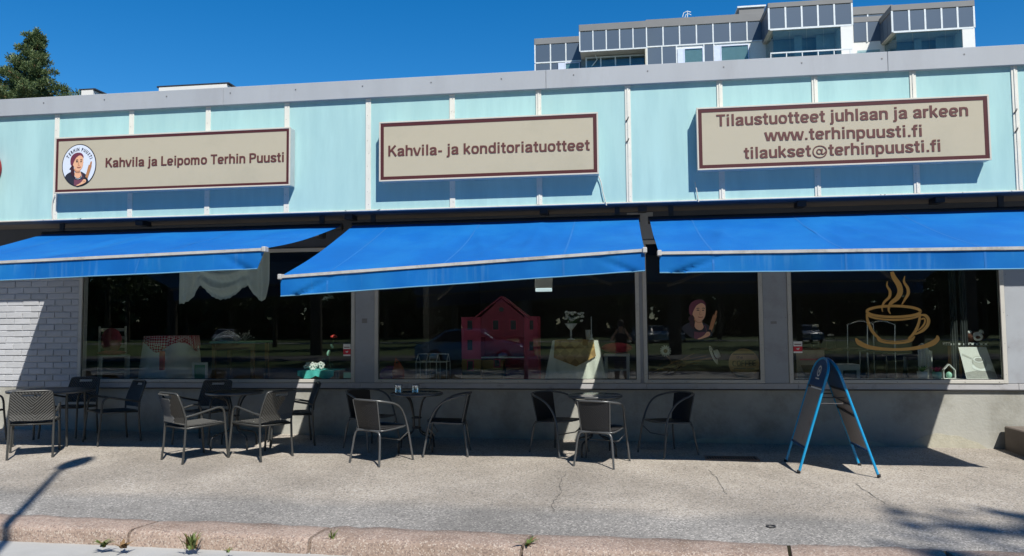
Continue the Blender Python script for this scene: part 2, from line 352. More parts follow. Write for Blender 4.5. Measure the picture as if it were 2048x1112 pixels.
# ------------------------------------------------------------------ ground, road
FR = -.74                              # front of the overhanging fascia
KB, KF = -4.13, -4.44                  # kerb back and front
g = MB()
xs = [-80, -30, -14]+[-14+i*1.0 for i in range(1, 29)]+[30, 80]; ys = [KB, -3, -2, -1, .02]
g.add([(x, y, G(x, y)) for y in ys for x in xs], [(j*len(xs)+i, j*len(xs)+i+1, (j+1)*len(xs)+i+1, (j+1)*len(xs)+i) for j in range(len(ys)-1) for i in range(len(xs)-1)])
pavement = struct('pavement', g, MT['asphalt'])
g = MB(); rx = xs; ry = [-18.0, KF-.001, KB+.002]
g.add([(x, y, G(x, -4.4)-.10) for y in ry for x in rx], [(j*len(rx)+i, j*len(rx)+i+1, (j+1)*len(rx)+i+1, (j+1)*len(rx)+i) for j in range(2) for i in range(len(rx)-1)])
struct('road', g, MT['road'])
struct('lawn', MB().box(-300, 300, -400, -18, -.6, -.02), MT['grass'])
struct('ground', MB().box(-300, 300, .02, 500, -.6, -.1), MT['far_asphalt'])
struct('parking_lot', MB().box(-60, 60, -31, -25, -.3, -.005), MT['far_asphalt'])
# kerb stones
kerb = thing('kerb', None, None, (0, KB, 0)); kerb['kind'] = 'structure'
jx = [-11.4, -9.6, -7.6, -5.55, -3.56, -2.17, -.65, 1.12, 2.12, 3.9, 5.7, 7.6]
for a, b in zip(jx[:-1], jx[1:]):
    m = MB(); n = 14; prof = [(KB, -.2), (KB, .0), (KB-.012, .014), (KB-.1, .016), (KF+.05, .010), (KF+.018, -.004), (KF+.004, -.026), (KF, -.2)]
    vs = []; rr = np.random.default_rng(int(a*100) % 997+5)
    for i in range(n+1):
        x = a+.012+(b-a-.024)*i/n
        e = .018 if i in (0, n) else 0
        for k, (y, z) in enumerate(prof):
            jy, jz = rr.normal(0, .005), rr.normal(0, .004)
            skew = (.05*(y-KB)/(KF-KB)) if k else 0
            vs.append((x-skew*(1 if b < 3 else 0), y+jy*(k > 2), G(x, KB)+z+jz*(k > 1)-e*(k in (2,3,4,5))*.5))
    K = len(prof)
    m.add(vs, [(i*K+k, (i+1)*K+k, (i+1)*K+k+1, i*K+k+1) for i in range(n) for k in range(K-1)], True)
    m.add(vs[:K], [tuple(range(K))]); m.add(vs[-K:], [tuple(range(K))[::-1]])
    m.build('kerb_stone', MT['granite'], kerb)
# cracks in the asphalt, as thin sunken ribbons
def gp(x, y, dz=.004):
    d = ray(x, y); z = .1
    for _ in range(12): p = CAM + d*((z-CAM.z)/d.z); z = G(p.x, p.y)
    return Vector((p.x, p.y, z+dz))
cr = MB()
for line, w in (([(1133,948),(1118,968),(1122,985),(1104,1008),(1108,1024)], .010), ([(1418,940),(1436,962),(1452,990)], .007), ([(1712,968),(1745,992),(1778,1012)], .009),
                ([(25,987),(180,989),(330,997),(520,999)], .004), ([(900,1012),(1050,1011),(1200,1019),(1380,1021)], .004), ([(1960,897),(1985,893),(2010,894)], .012)):
    P = [gp(*q) for q in line]; P = spline(P, 7); rr = random.Random(3)
    P = [p+Vector((rr.uniform(-.012,.012), rr.uniform(-.012,.012), 0)) for p in P]
    for i in range(len(P)-1):
        t = (P[i+1]-P[i]).normalized(); nn = Vector((-t.y, t.x, 0))*w*rr.uniform(.2, .42)
        cr.add([P[i]-nn, P[i+1]-nn, P[i+1]+nn, P[i]+nn], [(0,1,2,3)])
tag(cr.build('asphalt_crack', mat('crack', (.12, .11, .10), .95), pavement), kind='stuff')

# ------------------------------------------------------------------ cafe building
cafe = thing('cafe_building', 'long single storey cafe building with turquoise panelled fascia and dark shop windows', 'building', (0, 0, 0))
XL, XR = -14.0, 8.0; SILL, APR, WTOP = .842, .757, 2.60
# concrete plinth
def plinth(u, v):
    x = XL+(XR-XL)*u; z0 = G(x, 0)-.06; return (x, 0., z0+(APR-z0)*v)
m = MB().grid(plinth, 44, 1, False); m.box(XL, XR, .003, .16, -.1, APR-.002); m.build('plinth_wall', MT['concrete'], cafe)
# render patch showing at the foot of the wall
for (cx, w, h) in ((3.72, .50, .19), (2.7, .42, .13), (1.2, .5, .11)):
    n = 9; rq = random.Random(int(cx*10)); pts = [(cx-w+2*w*i/n, G(cx, 0)-.03+h*(sin(pi*i/n)**.7)*rq.uniform(.75, 1.1)) for i in range(n+1)]
    pts = [(q.x, q.y) for q in spline([(a_, b_, 0) for a_, b_ in pts], 5)]
    MB().poly([(cx-w, G(cx, 0)-.05)]+pts+[(cx+w, G(cx, 0)-.05)], -.005, .01).build('render_patch', MT['patch_concrete'], cafe)
# apron strip under the windows
for a, b in ((-7.44, -3.36), (-3.357, .302), (.305, 2.10), (2.103, 4.55), (4.553, XR)):
    MB().cbox(a, b, -.022, .1, APR, SILL-.016, .003).build('apron_board', MT['apron_board'], cafe)
MB().cbox(-7.44, XR, -.035, .1, APR-.012, APR-.002, .002).build('flashing_strip', MT['dark_metal'], cafe)
# lintel over the windows, rear wall, roof, interior shell
MB().box(XL, XR, .0, .16, WTOP+.01, 2.98).build('lintel', mat('lintel_dark', (.07, .08, .10), .7), cafe)
MB().box(.10, .42, -.012, -.001, WTOP+.008, 2.95).build('lintel_panel', MT['pillar_panel'], cafe)
MB().box(XL, XR, FR+.04, 8.0, 4.2, 4.3).build('roof', MT['roof_felt'], cafe)
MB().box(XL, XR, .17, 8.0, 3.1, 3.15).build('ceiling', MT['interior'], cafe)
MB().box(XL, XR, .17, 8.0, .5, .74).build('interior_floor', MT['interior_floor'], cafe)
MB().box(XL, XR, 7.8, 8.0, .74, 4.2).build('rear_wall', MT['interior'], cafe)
m = MB(); m.box(XL, XL+.15, .17, 7.8, -.1, 4.2); m.box(XR-.15, XR, .17, 7.8, -.1, 4.2); m.box(XL, XL+.1, FR+.04, .0, 2.96, 4.2); m.box(XR-.1, XR, FR+.04, .0, 2.96, 4.2); m.build('side_wall', MT['concrete'], cafe)
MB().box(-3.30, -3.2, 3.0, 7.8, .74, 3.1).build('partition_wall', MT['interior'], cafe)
# soffit of the overhang
m = MB(); m.box(XL+.1, XR-.1, FR+.045, -.42, 2.965, 2.985); m.build('soffit_board', MT['soffit_blue'], cafe)
m = MB(); m.box(XL+.1, XR-.1, -.418, -.004, 2.96, 2.99); m.build('soffit_board', MT['soffit'], cafe)
for x in (-6.2, -3.36, -.9, .28, 2.1, 3.6): MB().box(x-.05, x+.05, -.5, -.3, 2.9, 2.96).build('soffit_bracket', MT['dark_metal'], cafe)
# pillars between the windows
for x0, x1 in ((-3.40, -3.205), (2.13-.31, 2.085)):
    pass
PX = [(-3.434, -3.173), (1.715, 1.998), (4.443, 4.95), (4.953, 5.9), (5.903, XR)]
for x0, x1 in PX:
    o = MB().cbox(x0, x1, -.02, .1, SILL-.012, WTOP+.006, .003).build('pillar_panel', MT['pillar_panel'], cafe)
    s = MB()
    for z in (1.25, 1.62, 2.1):
        for x in (x0+.02, x1-.02): s.lathe([(0, 0), (.006, 0)], (0,0,0), 6) if False else s.box(x-.004, x+.004, -.0225, -.02, z-.004, z+.004)
    s.build('screw', MT['screw'], o)
MB().box(.2345, .2715, -.008, .1, SILL-.012, WTOP).build('mullion_cover', MT['pillar_panel'], cafe)
m = MB(); m.box(-3.34, -3.27, -.0245, -.0205, 1.60, 1.66); m.build('notice_plate', mat('old_plate', (.22, .22, .22), .7), cafe)
m = MB(); m.box(1.80, 1.87, -.0245, -.0205, 1.545, 1.575); m.build('notice_plate', bpy.data.materials['old_plate'], cafe)
# windows
def window(x0, x1, label=None):
    f = MB(); w = .048; z0 = SILL-.012
    f.cbox(x0, x0+w, -.03, .03, z0, WTOP, .003); f.cbox(x1-w, x1, -.03, .03, z0, WTOP, .003)
    f.cbox(x0+w, x1-w, -.034, .03, z0, z0+.042, .003); f.cbox(x0+w, x1-w, -.03, .03, WTOP-w, WTOP, .003)
    fo = f.build('window', MT['frame_alu'], cafe)
    MB().box(x0+w, x1-w, -.004, .004, z0+.042, WTOP-w).build('pane', MT['glass'], fo)
    s = MB(); n = max(3, int((x1-x0)/.33))
    for i in range(n):
        x = x0+.1+(x1-x0-.2)*i/(n-1); s.box(x-.004, x+.004, -.0365, -.034, z0+.012, z0+.020)
    for i in range(5):
        for x in (x0+.018, x1-.024): s.box(x, x+.006, -.0325, -.03, z0+.1+i*.36, z0+.106+i*.36)
    s.build('frame_screw', MT['screw'], fo)
    g_ = MB(); g_.box(x0+w, x0+w+.008, -.0075, -.0045, z0+.042, WTOP-w); g_.box(x1-w-.008, x1-w, -.0075, -.0045, z0+.042, WTOP-w); g_.box(x0+w+.008, x1-w-.008, -.0075, -.0045, z0+.042, z0+.05); g_.build('gasket', MT['rubber'], fo)
    return fo
for a in ((-7.385, -3.437), (-3.17, .232), (.274, 1.712), (2.001, 4.44)): window(*a)
# white painted brickwork left of the windows
bk = MB(); bk.box(XL, -7.388, .004, .16, APR, WTOP); bk.build('mortar_backing', MT['mortar'], cafe)
meshes = []
for i in range(8):
    j = rng.normal(0, .002, 8)
    meshes.append(MB().cbox(-.119+j[0]*.5, .119+j[1]*.5, -.007+j[2], .02, -.038, .038+j[3]*.4, .005).mesh('brick', MT['brick_white']))
half = MB().cbox(-.055, .055, -.010, .02, -.038, .038, .005).mesh('brick', MT['brick_white'])
row = 0; z = APR+.045
while z < WTOP+.03:
    x = -7.397-.119-(0 if row % 2 == 0 else .122)
    if row % 2:
        o = bpy.data.objects.new('brick', half); COL.objects.link(o); o.parent = cafe; o.location = (-7.397-.056, 0, z)
    while x > -10.2:
        o = bpy.data.objects.new('brick', meshes[random.randrange(8)]); COL.objects.link(o); o.parent = cafe; o.location = (x, random.uniform(-.002, .002), z); x -= .246
    z += .0865; row += 1
# fascia: panels, cover strips, cap, drip edge
seams = [-7.213+1.0483*i for i in range(-6, 15)]
PB, PT = 2.972, 4.345
MB().box(XL, XR, FR+.03, FR+.06, PB, PT+.1).build('fascia_backing', MT['soffit_blue'], cafe)
for a, b in zip(seams[:-1], seams[1:]):
    if b < XL or a > XR: continue
    MB().box(a+.004, b-.004, FR, FR+.028, PB, PT+.05).build('fascia_panel', MT['fascia_glass'], cafe)
for i, x in enumerate(seams):
    if x < XL or x > XR: continue
    s = MB(); s.cbox(x-.033, x+.033, FR-.012, FR-.0005, PB+.001, PT-.002, .002)
    if i >= 12: s.box(x-.008, x+.008, FR-.02, FR-.012, PB+.002, PT-.003)
    o = s.build('cover_strip', MT['strip_paint'], cafe); sc = MB()
    for k in range(9):
        zz = PB+.06+k*.157; sc.box(x-.012 if k % 2 else x+.006, x-.006 if k % 2 else x+.012, FR-.0145, FR-.012, zz, zz+.006)
    sc.build('screw', MT['screw'], o)
    if i in (13, 17):
        w = MB()
        for zz in ((3.93, 3.68) if i == 13 else (3.83, 3.62)):
            P = [(x-.028, zz), (x-.012, zz+.012), (x+.004, zz+.045), (x+.01, zz+.03), (x-.008, zz-.01), (x-.03, zz-.016)]; w.poly(P, FR-.0225, FR-.0195)
        tag(w.build('dark_gap', MT['dark_metal'], o), kind='stuff')
xc = XL
for b in (-9.2, -4.9, -.83, 3.0, XR):
    m = MB(); m.cbox(xc+.002, b-.001, FR-.05, FR+.4, PT, PT+.225, .004); m.build('roof_cap', MT['cap_metal'], cafe); xc = b
s = MB()
for i in range(26):
    x = -13.4+i*.86; s.lathe([(0, 0), (.008, 0)], (0,0,0), 6) if False else s.box(x-.007, x+.007, FR-.054, FR-.05, PT+.14, PT+.154)
s.build('rivet', MT['screw'], cafe)
xc = XL
while xc < XR:
    b = min(XR, xc+2.096); MB().cbox(xc+.001, b-.001, FR-.022, FR+.03, PB-.016, PB-.001, .002).build('drip_edge', MT['old_edge'], cafe); xc = b

# ------------------------------------------------------------------ lettering: condensed grotesque drawn with strokes
def _arc(cx, cz, rx, rz, a0, a1, n=20, e=2.5):
    out = []
    for i in range(n+1):
        t = R(a0+(a1-a0)*i/n); c, s_ = cos(t), sin(t)
        out.append((cx+rx*abs(c)**(2/e)*(1 if c >= 0 else -1), cz+rz*abs(s_)**(2/e)*(1 if s_ >= 0 else -1)))
    return out
_sm = lambda p: [(q.x, q.y) for q in spline([(x, z, 0) for x, z in p], 4)]
SH = lambda x: _sm([(x, .46), (x+.03, .57), (x+.10, .655), (x+.19, .67), (x+.29, .62), (x+.325, .5), (x+.325, .3)])+[(x+.325, 0)]
GL = {'o': (.53, [_arc(.265, .37, .175, .30, 0, 360, 28)]), 'e': (.53, [_arc(.265, .37, .175, .30, 0, 318, 26), [(.12, .36), (.43, .36)]]),
 'a': (.52, [_sm([(.095, .50), (.12, .62), (.25, .67), (.37, .62), (.40, .50)])+[(.40, .12), (.43, 0)], _sm([(.40, .40), (.28, .38), (.14, .31), (.095, .19), (.14, .08), (.23, .068), (.34, .12), (.39, .22)])]),
 'h': (.53, [[(.10, 0), (.10, 1)], SH(.10)]), 'n': (.53, [[(.10, 0), (.10, .74)], SH(.10)]), 'm': (.80, [[(.10, 0), (.10, .74)], [(x*.86+.014, z) for x, z in SH(.10)], [(x*.86+.288, z) for x, z in SH(.10)]]),
 'u': (.53, [[(.10, .74)]+_sm([(.10, .35), (.11, .2), (.15, .09), (.25, .068), (.36, .11), (.425, .26)]), [(.425, .74), (.425, 0)]]),
 'r': (.35, [[(.10, 0), (.10, .74)], _sm([(.10, .44), (.14, .57), (.22, .66), (.33, .665)])]), 'i': (.27, [[(.135, 0), (.135, .74)], [(.135, .855), (.135, 1)]]),
 'j': (.27, [[(.135, .74)]+_sm([(.135, .1), (.13, -.10), (.09, -.17), (.0, -.175)]), [(.135, .855), (.135, 1)]]), 'l': (.27, [[(.135, 0), (.135, 1)]]),
 'k': (.50, [[(.10, 0), (.10, 1)], [(.41, .74), (.13, .33)], [(.20, .45), (.43, 0)]]), 'v': (.49, [[(.045, .74), (.225, 0)], [(.265, 0), (.445, .74)]]),
 'w': (.72, [[(.045, .74), (.185, 0)], [(.225, 0), (.345, .72)], [(.375, .72), (.495, 0)], [(.535, 0), (.675, .74)]]),
 't': (.34, [[(.16, .94)]+_sm([(.16, .4), (.16, .17), (.20, .075), (.31, .068)]), [(.02, .665), (.31, .665)]]),
 'f': (.33, [[(.15, 0)]+_sm([(.15, .5), (.15, .82), (.19, .92), (.32, .932)]), [(.01, .665), (.31, .665)]]),
 's': (.49, [_sm([(.405, .53), (.37, .63), (.25, .67), (.13, .63), (.095, .54), (.15, .43), (.34, .31), (.41, .20), (.37, .105), (.25, .068), (.12, .11), (.08, .22)])]),
 'p': (.54, [[(.10, .74), (.10, -.25)], _arc(.27, .37, .17, .30, 0, 360, 28)]), 'd': (.54, [[(.44, 0), (.44, 1)], _arc(.27, .37, .17, .30, 0, 360, 28)]),
 'K': (.60, [[(.10, 0), (.10, 1)], [(.50, 1), (.14, .42)], [(.25, .60), (.54, 0)]]), 'L': (.49, [[(.10, 1), (.10, .0)], [(.10, .07), (.47, .07)]]),
 'T': (.54, [[(.02, .93), (.52, .93)], [(.27, .93), (.27, 0)]]), 'P': (.58, [[(.10, 0), (.10, 1)], [(.10, .93)]+_sm([(.30, .93), (.44, .88), (.48, .70), (.44, .53), (.30, .47)])+[(.10, .47)]]),
 '-': (.34, [[(.05, .33), (.29, .33)]]), '.': (.26, [[(.13, 0), (.13, .16)]]), ' ': (.25, []),
 '@': (.92, [_arc(.46, .36, .37, .50, -58, 300, 34, 2.1), _arc(.43, .37, .13, .20, 0, 360, 22, 2), [(.60, .60), (.56, .24)]+_sm([(.56, .24), (.60, .15), (.70, .2), (.80, .36)])])}
def letters(txt, x0, x1, zb0, zb1, cap, y, parent, m, **k):
    tot = sum(GL[c][0] for c in txt)-.06; u = .03
    for ch in txt:
        w, st = GL[ch]
        if st:
            mb = MB(); sx = (x1-x0)/tot
            for q, p in enumerate(st):
                thk = .10 if ch == '@' else .19
                P = [(x0+(u+a-.06)*sx, zb0+(zb1-zb0)*(u+a)/tot+b_*cap) for a, b_ in p]; W_ = []
                for i in range(len(p)):
                    a, b_ = p[max(i-1, 0)], p[min(i+1, len(p)-1)]; dx, dz = abs(b_[0]-a[0]), abs(b_[1]-a[1]); W_.append(cap*(thk*.82 if dx > dz*1.6 else thk))
                if ch in 'kKvw' and q: W_ = [v*.9 for v in W_]
                mb.ribbon(P, W_, y-.0004*q, y+.004)
            mb.build('letter', m, parent)
        u += w

# emblem of the baker: outlines given in its own little grid (u right, v down)
EMB = {
 'scarf': [(262,520),(258,450),(275,390),(310,345),(360,315),(420,305),(480,312),(520,345),(540,385),(535,410),(500,375),(460,362),(420,375),(380,410),(345,470),(320,530),(300,575),(272,545)],
 'scarf_tail': [(300,560),(262,600),(240,640),(272,648),(268,700),(300,770),(345,800),(352,720),(340,640),(325,570)],
 'face': [(460,360),(500,373),(528,402),(536,470),(532,540),(518,600),(485,650),(440,676),(400,668),(362,630),(335,580),(318,545),(345,470),(385,405)],
 'neck': [(350,620),(362,680),(350,740),(370,790),(420,822),(470,815),(500,780),(492,720),(470,680),(478,640),(430,670)],
 'shirt': [(150,780),(190,730),(270,695),(300,760),(350,800),(380,830),(440,842),(490,825),(510,780),(480,690),(540,715),(600,760),(640,850),(650,890),(600,930),(520,965),(440,978),(350,965),(250,910),(170,830)],
 'apron': [(350,845),(420,860),(500,850),(545,860),(590,880),(540,940),(440,976),(350,962),(345,900)],
 'arm': [(400,968),(470,935),(520,895),(545,860),(575,848),(605,862),(608,900),(580,925),(520,950),(440,975)],
 'cuff': [(560,830),(600,808),(630,830),(615,860),(575,850)],
 'pin': [(590,800),(655,570),(668,560),(705,575),(716,590),(640,830),(625,842),(588,828)],
 'pin_handle': [(684,560),(692,515),(708,492),(724,500),(722,530),(706,572)],
}
FEAT = [('brow', [(385,460),(405,448),(430,452)], 9, 'emb_black'), ('brow', [(478,452),(500,445),(520,455)], 9, 'emb_black'),
        ('eye', [(388,490),(400,482),(418,484),(428,492)], 13, 'emb_black'), ('eye', [(480,492),(492,483),(508,487)], 13, 'emb_black'),
        ('nose', [(445,500),(436,530),(430,552),(450,562),(470,556)], 7, 'emb_skin2'), ('mouth', [(410,595),(440,606),(470,604),(488,592)], 10, 'lip'),
        ('chin_shadow', [(345,630),(370,668),(410,692),(455,690),(478,664)], 12, 'emb_skin2'), ('neckline', [(342,765),(372,805),(425,830),(480,815),(508,775)], 12, 'emb_black'),
        ('strap', [(515,735),(540,790),(550,850)], 12, 'emb_apron'), ('finger', [(540,890),(562,880),(585,890)], 6, 'emb_skin2'), ('finger', [(548,908),(568,900),(590,906)], 6, 'emb_skin2')]
def baker(map2, y, step, parent, s):
    cols = dict(scarf='emb_scarf', scarf_tail='emb_hair', face='emb_skin', neck='emb_skin', shirt='emb_shirt', apron='emb_apron', arm='emb_skin', cuff='emb_black', pin='emb_wood', pin_handle='emb_wood')
    names = dict(scarf='headscarf', scarf_tail='headscarf_tail', face='face', neck='neck', shirt='shirt', apron='apron', arm='arm', cuff='cuff', pin='rolling_pin', pin_handle='pin_handle')
    for i, k in enumerate(['neck', 'shirt', 'apron', 'scarf_tail', 'face', 'scarf', 'pin', 'pin_handle', 'cuff', 'arm']):
        P = [map2(*p) for p in EMB[k]]; P = [(q.x, q.y) for q in spline([(a, b, 0) for a, b in P], 3, True)]
        yy = y-step*(i+1); MB().poly(P, yy, yy+step*.9).build(names[k], MT[cols[k]], parent)
    for n, pts, w, c in FEAT:
        P = [(q.x, q.y) for q in spline([(*map2(*p), 0) for p in pts], 3)]
        MB().ribbon(P, w*s, y-step*12, y-step*11).build(n, MT[c], parent)

# ------------------------------------------------------------------ signs
SF = -.90
def sign(label, tl, tr, br, bl, bw=.055, bx=.018):
    A = [at(*p, SF) for p in (tl, tr, br, bl)]; x0 = (A[0].x+A[3].x)/2; x1 = (A[1].x+A[2].x)/2; z1 = (A[0].z+A[1].z)/2; z0 = (A[2].z+A[3].z)/2
    t = thing('light_box_sign', label, 'sign', ((x0+x1)/2, FR, z0), 0, 'light box signs on the fascia')
    MB().cbox(x0+.004, x1-.004, SF+.012, FR-.013, z0+.004, z1-.004, .004).build('sign_case', MT['sign_box'], t)
    f = MB()
    for a in ((x0, x1, z1-bx, z1), (x0, x1, z0, z0+bx), (x0, x0+bx, z0+bx, z1-bx), (x1-bx, x1, z0+bx, z1-bx)): f.cbox(a[0], a[1], SF-.004, SF+.012, a[2], a[3], .002)
    f.build('frame', MT['sign_trim'], t)
    b = MB(); c = bx; d = bx+bw*.62
    for a in ((x0+c, x1-c, z1-d, z1-c), (x0+c, x1-c, z0+c, z0+d), (x0+c, x0+d, z0+d, z1-d), (x1-d, x1-c, z0+d, z1-d)): b.box(a[0], a[1], SF, SF+.011, a[2], a[3])
    b.build('brown_border', MT['sign_brown'], t)
    MB().box(x0+d, x1-d, SF+.003, SF+.011, z0+d, z1-d).build('sign_face', MT['sign_face'], t)
    return t
s1 = sign('cream light box sign with brown border, round woman emblem and words about cafe and bakery', (109.3,275.6), (580.5,253.7), (580.5,370.5), (108.7,388), .05)
def px_text(t, s, xl, xr, yl, yr, cap, **k):
    a, b = at(xl, yl, SF), at(xr, yr, SF); letters(s, a.x, b.x, a.z, b.z, cap, SF-.002, t, MT['text_brown'], **k)
px_text(s1, 'Kahvila ja Leipomo Terhin Puusti', 211, 568.5, 334.5, 323.5, .118)
EC = at(158.2, 330.6, SF); ERX = .2375; ERZ = .272
emap = lambda u, v: (EC.x+(u-440)/370*ERX, EC.z-(v-560)/430*ERZ)
circ = lambda rx, rz, n=48: [(EC.x+rx*cos(2*pi*i/n), EC.z+rz*sin(2*pi*i/n)) for i in range(n)]
emb = MB().poly(circ(ERX, ERZ), SF-.001, SF+.002).build('emblem', MT['emb_black'], s1)
MB().poly(circ(ERX-.011, ERZ-.011), SF-.003, SF-.001).build('emblem_ground', MT['emb_white'], emb)
baker(emap, SF-.003, .0008, emb, ERX/370)
word = 'TERHIN PUUSTI'; ang = [146, 134, 123, 112, 103, 94, 85, 76, 65, 54, 43.5, 33, 25]
for ch, a in zip(word, ang):
    if ch == ' ': continue
    cu = bpy.data.curves.new('t', 'FONT'); cu.body = ch; cu.size = 1; cu.offset = .045; cu.resolution_u = 2; cu.shear = .1; to = bpy.data.objects.new('t', cu); COL.objects.link(to)
    bpy.context.view_layer.update(); me = bpy.data.meshes.new_from_object(to.evaluated_get(bpy.context.evaluated_depsgraph_get()))
    vs = [v.co.copy() for v in me.vertices]; fs = [tuple(p.vertices) for p in me.polygons]; bpy.data.objects.remove(to); bpy.data.curves.remove(cu); bpy.data.meshes.remove(me)
    cx = (min(v.x for v in vs)+max(v.x for v in vs))/2; sc = .058; th = R(a); r_ = .166
    px, pz = EC.x+r_*cos(th)*1.0, EC.z-.005+r_*1.14*sin(th); rot = th-pi/2
    out = []
    for v in vs:
        lx, lz = (v.x-cx)*sc*.68, v.y*sc; out.append((px+lx*cos(rot)-lz*sin(rot), SF-.0045, pz+lx*sin(rot)+lz*cos(rot)))
    MB().add(out, fs).build('letter', MT['emb_black'], emb)
s2 = sign('cream light box sign reading one line about cafe and confectionery, above the middle awning', (757.6,243.3), (1196.9,225.2), (1196.9,348.2), (758.6,363.3), .065)
px_text(s2, 'Kahvila- ja konditoriatuotteet', 776.5, 1179.5, 312.5, 300.5, .128)
s3 = sign('largest cream light box sign with three text lines, above the right awning', (1392.6,216.9), (1977.4,187.6), (1983,320), (1395,341), .065)
px_text(s3, 'Tilaustuotteet juhlaan ja arkeen', 1433.5, 1937, 252.5, 231.5, .132)
px_text(s3, 'www.terhinpuusti.fi', 1530.5, 1845.5, 281.5, 272.5, .130)
px_text(s3, 'tilaukset@terhinpuusti.fi', 1488.5, 1882.5, 317.5, 302.5, .130)
# the round red sign at the left edge
c = at(-52, 334, SF); t = thing('round_sign', 'dark red round sign cut off by the left edge of the photo', 'sign', (c.x, FR, c.z-.3))
m = MB(); pts = [(c.x+.30*cos(2*pi*i/40), c.z+.31*sin(2*pi*i/40)) for i in range(40)]; m.poly([(c.x+.9*(a_-c.x), c.z+.9*(b_-c.z)) for a_, b_ in pts], SF+.01, FR-.013); m.build('sign_case', MT['red_sign'], t)
pts = [(c.x+.285*cos(2*pi*i/40), c.z+.295*sin(2*pi*i/40)) for i in range(40)]; MB().poly(pts, SF-.002, SF+.009).build('sign_face', MT['red_sign'], t)
# loose cables
def cable(label, pts, Y=FR-.03):
    P = [at(x, y, Y) for x, y in pts]; P = spline(P, 6); m = MB(); m.tube(P, .006, 6); o = m.build('cable', MT['cable'], None, tuple(P[-1])); tag(o, label, 'cable', 'loose cables under the signs')
cable('thin loose cable hanging at the left end of the emblem sign', [(110,390),(105,404),(104,425),(105,441)])
cable('thin loose cable dangling from the right corner of the middle sign', [(1196,350),(1202,364),(1206,385),(1213,411)])
cable('short stiff cable end sticking up at the lower left of the three line sign', [(1390,364),(1393,380),(1397,404)])

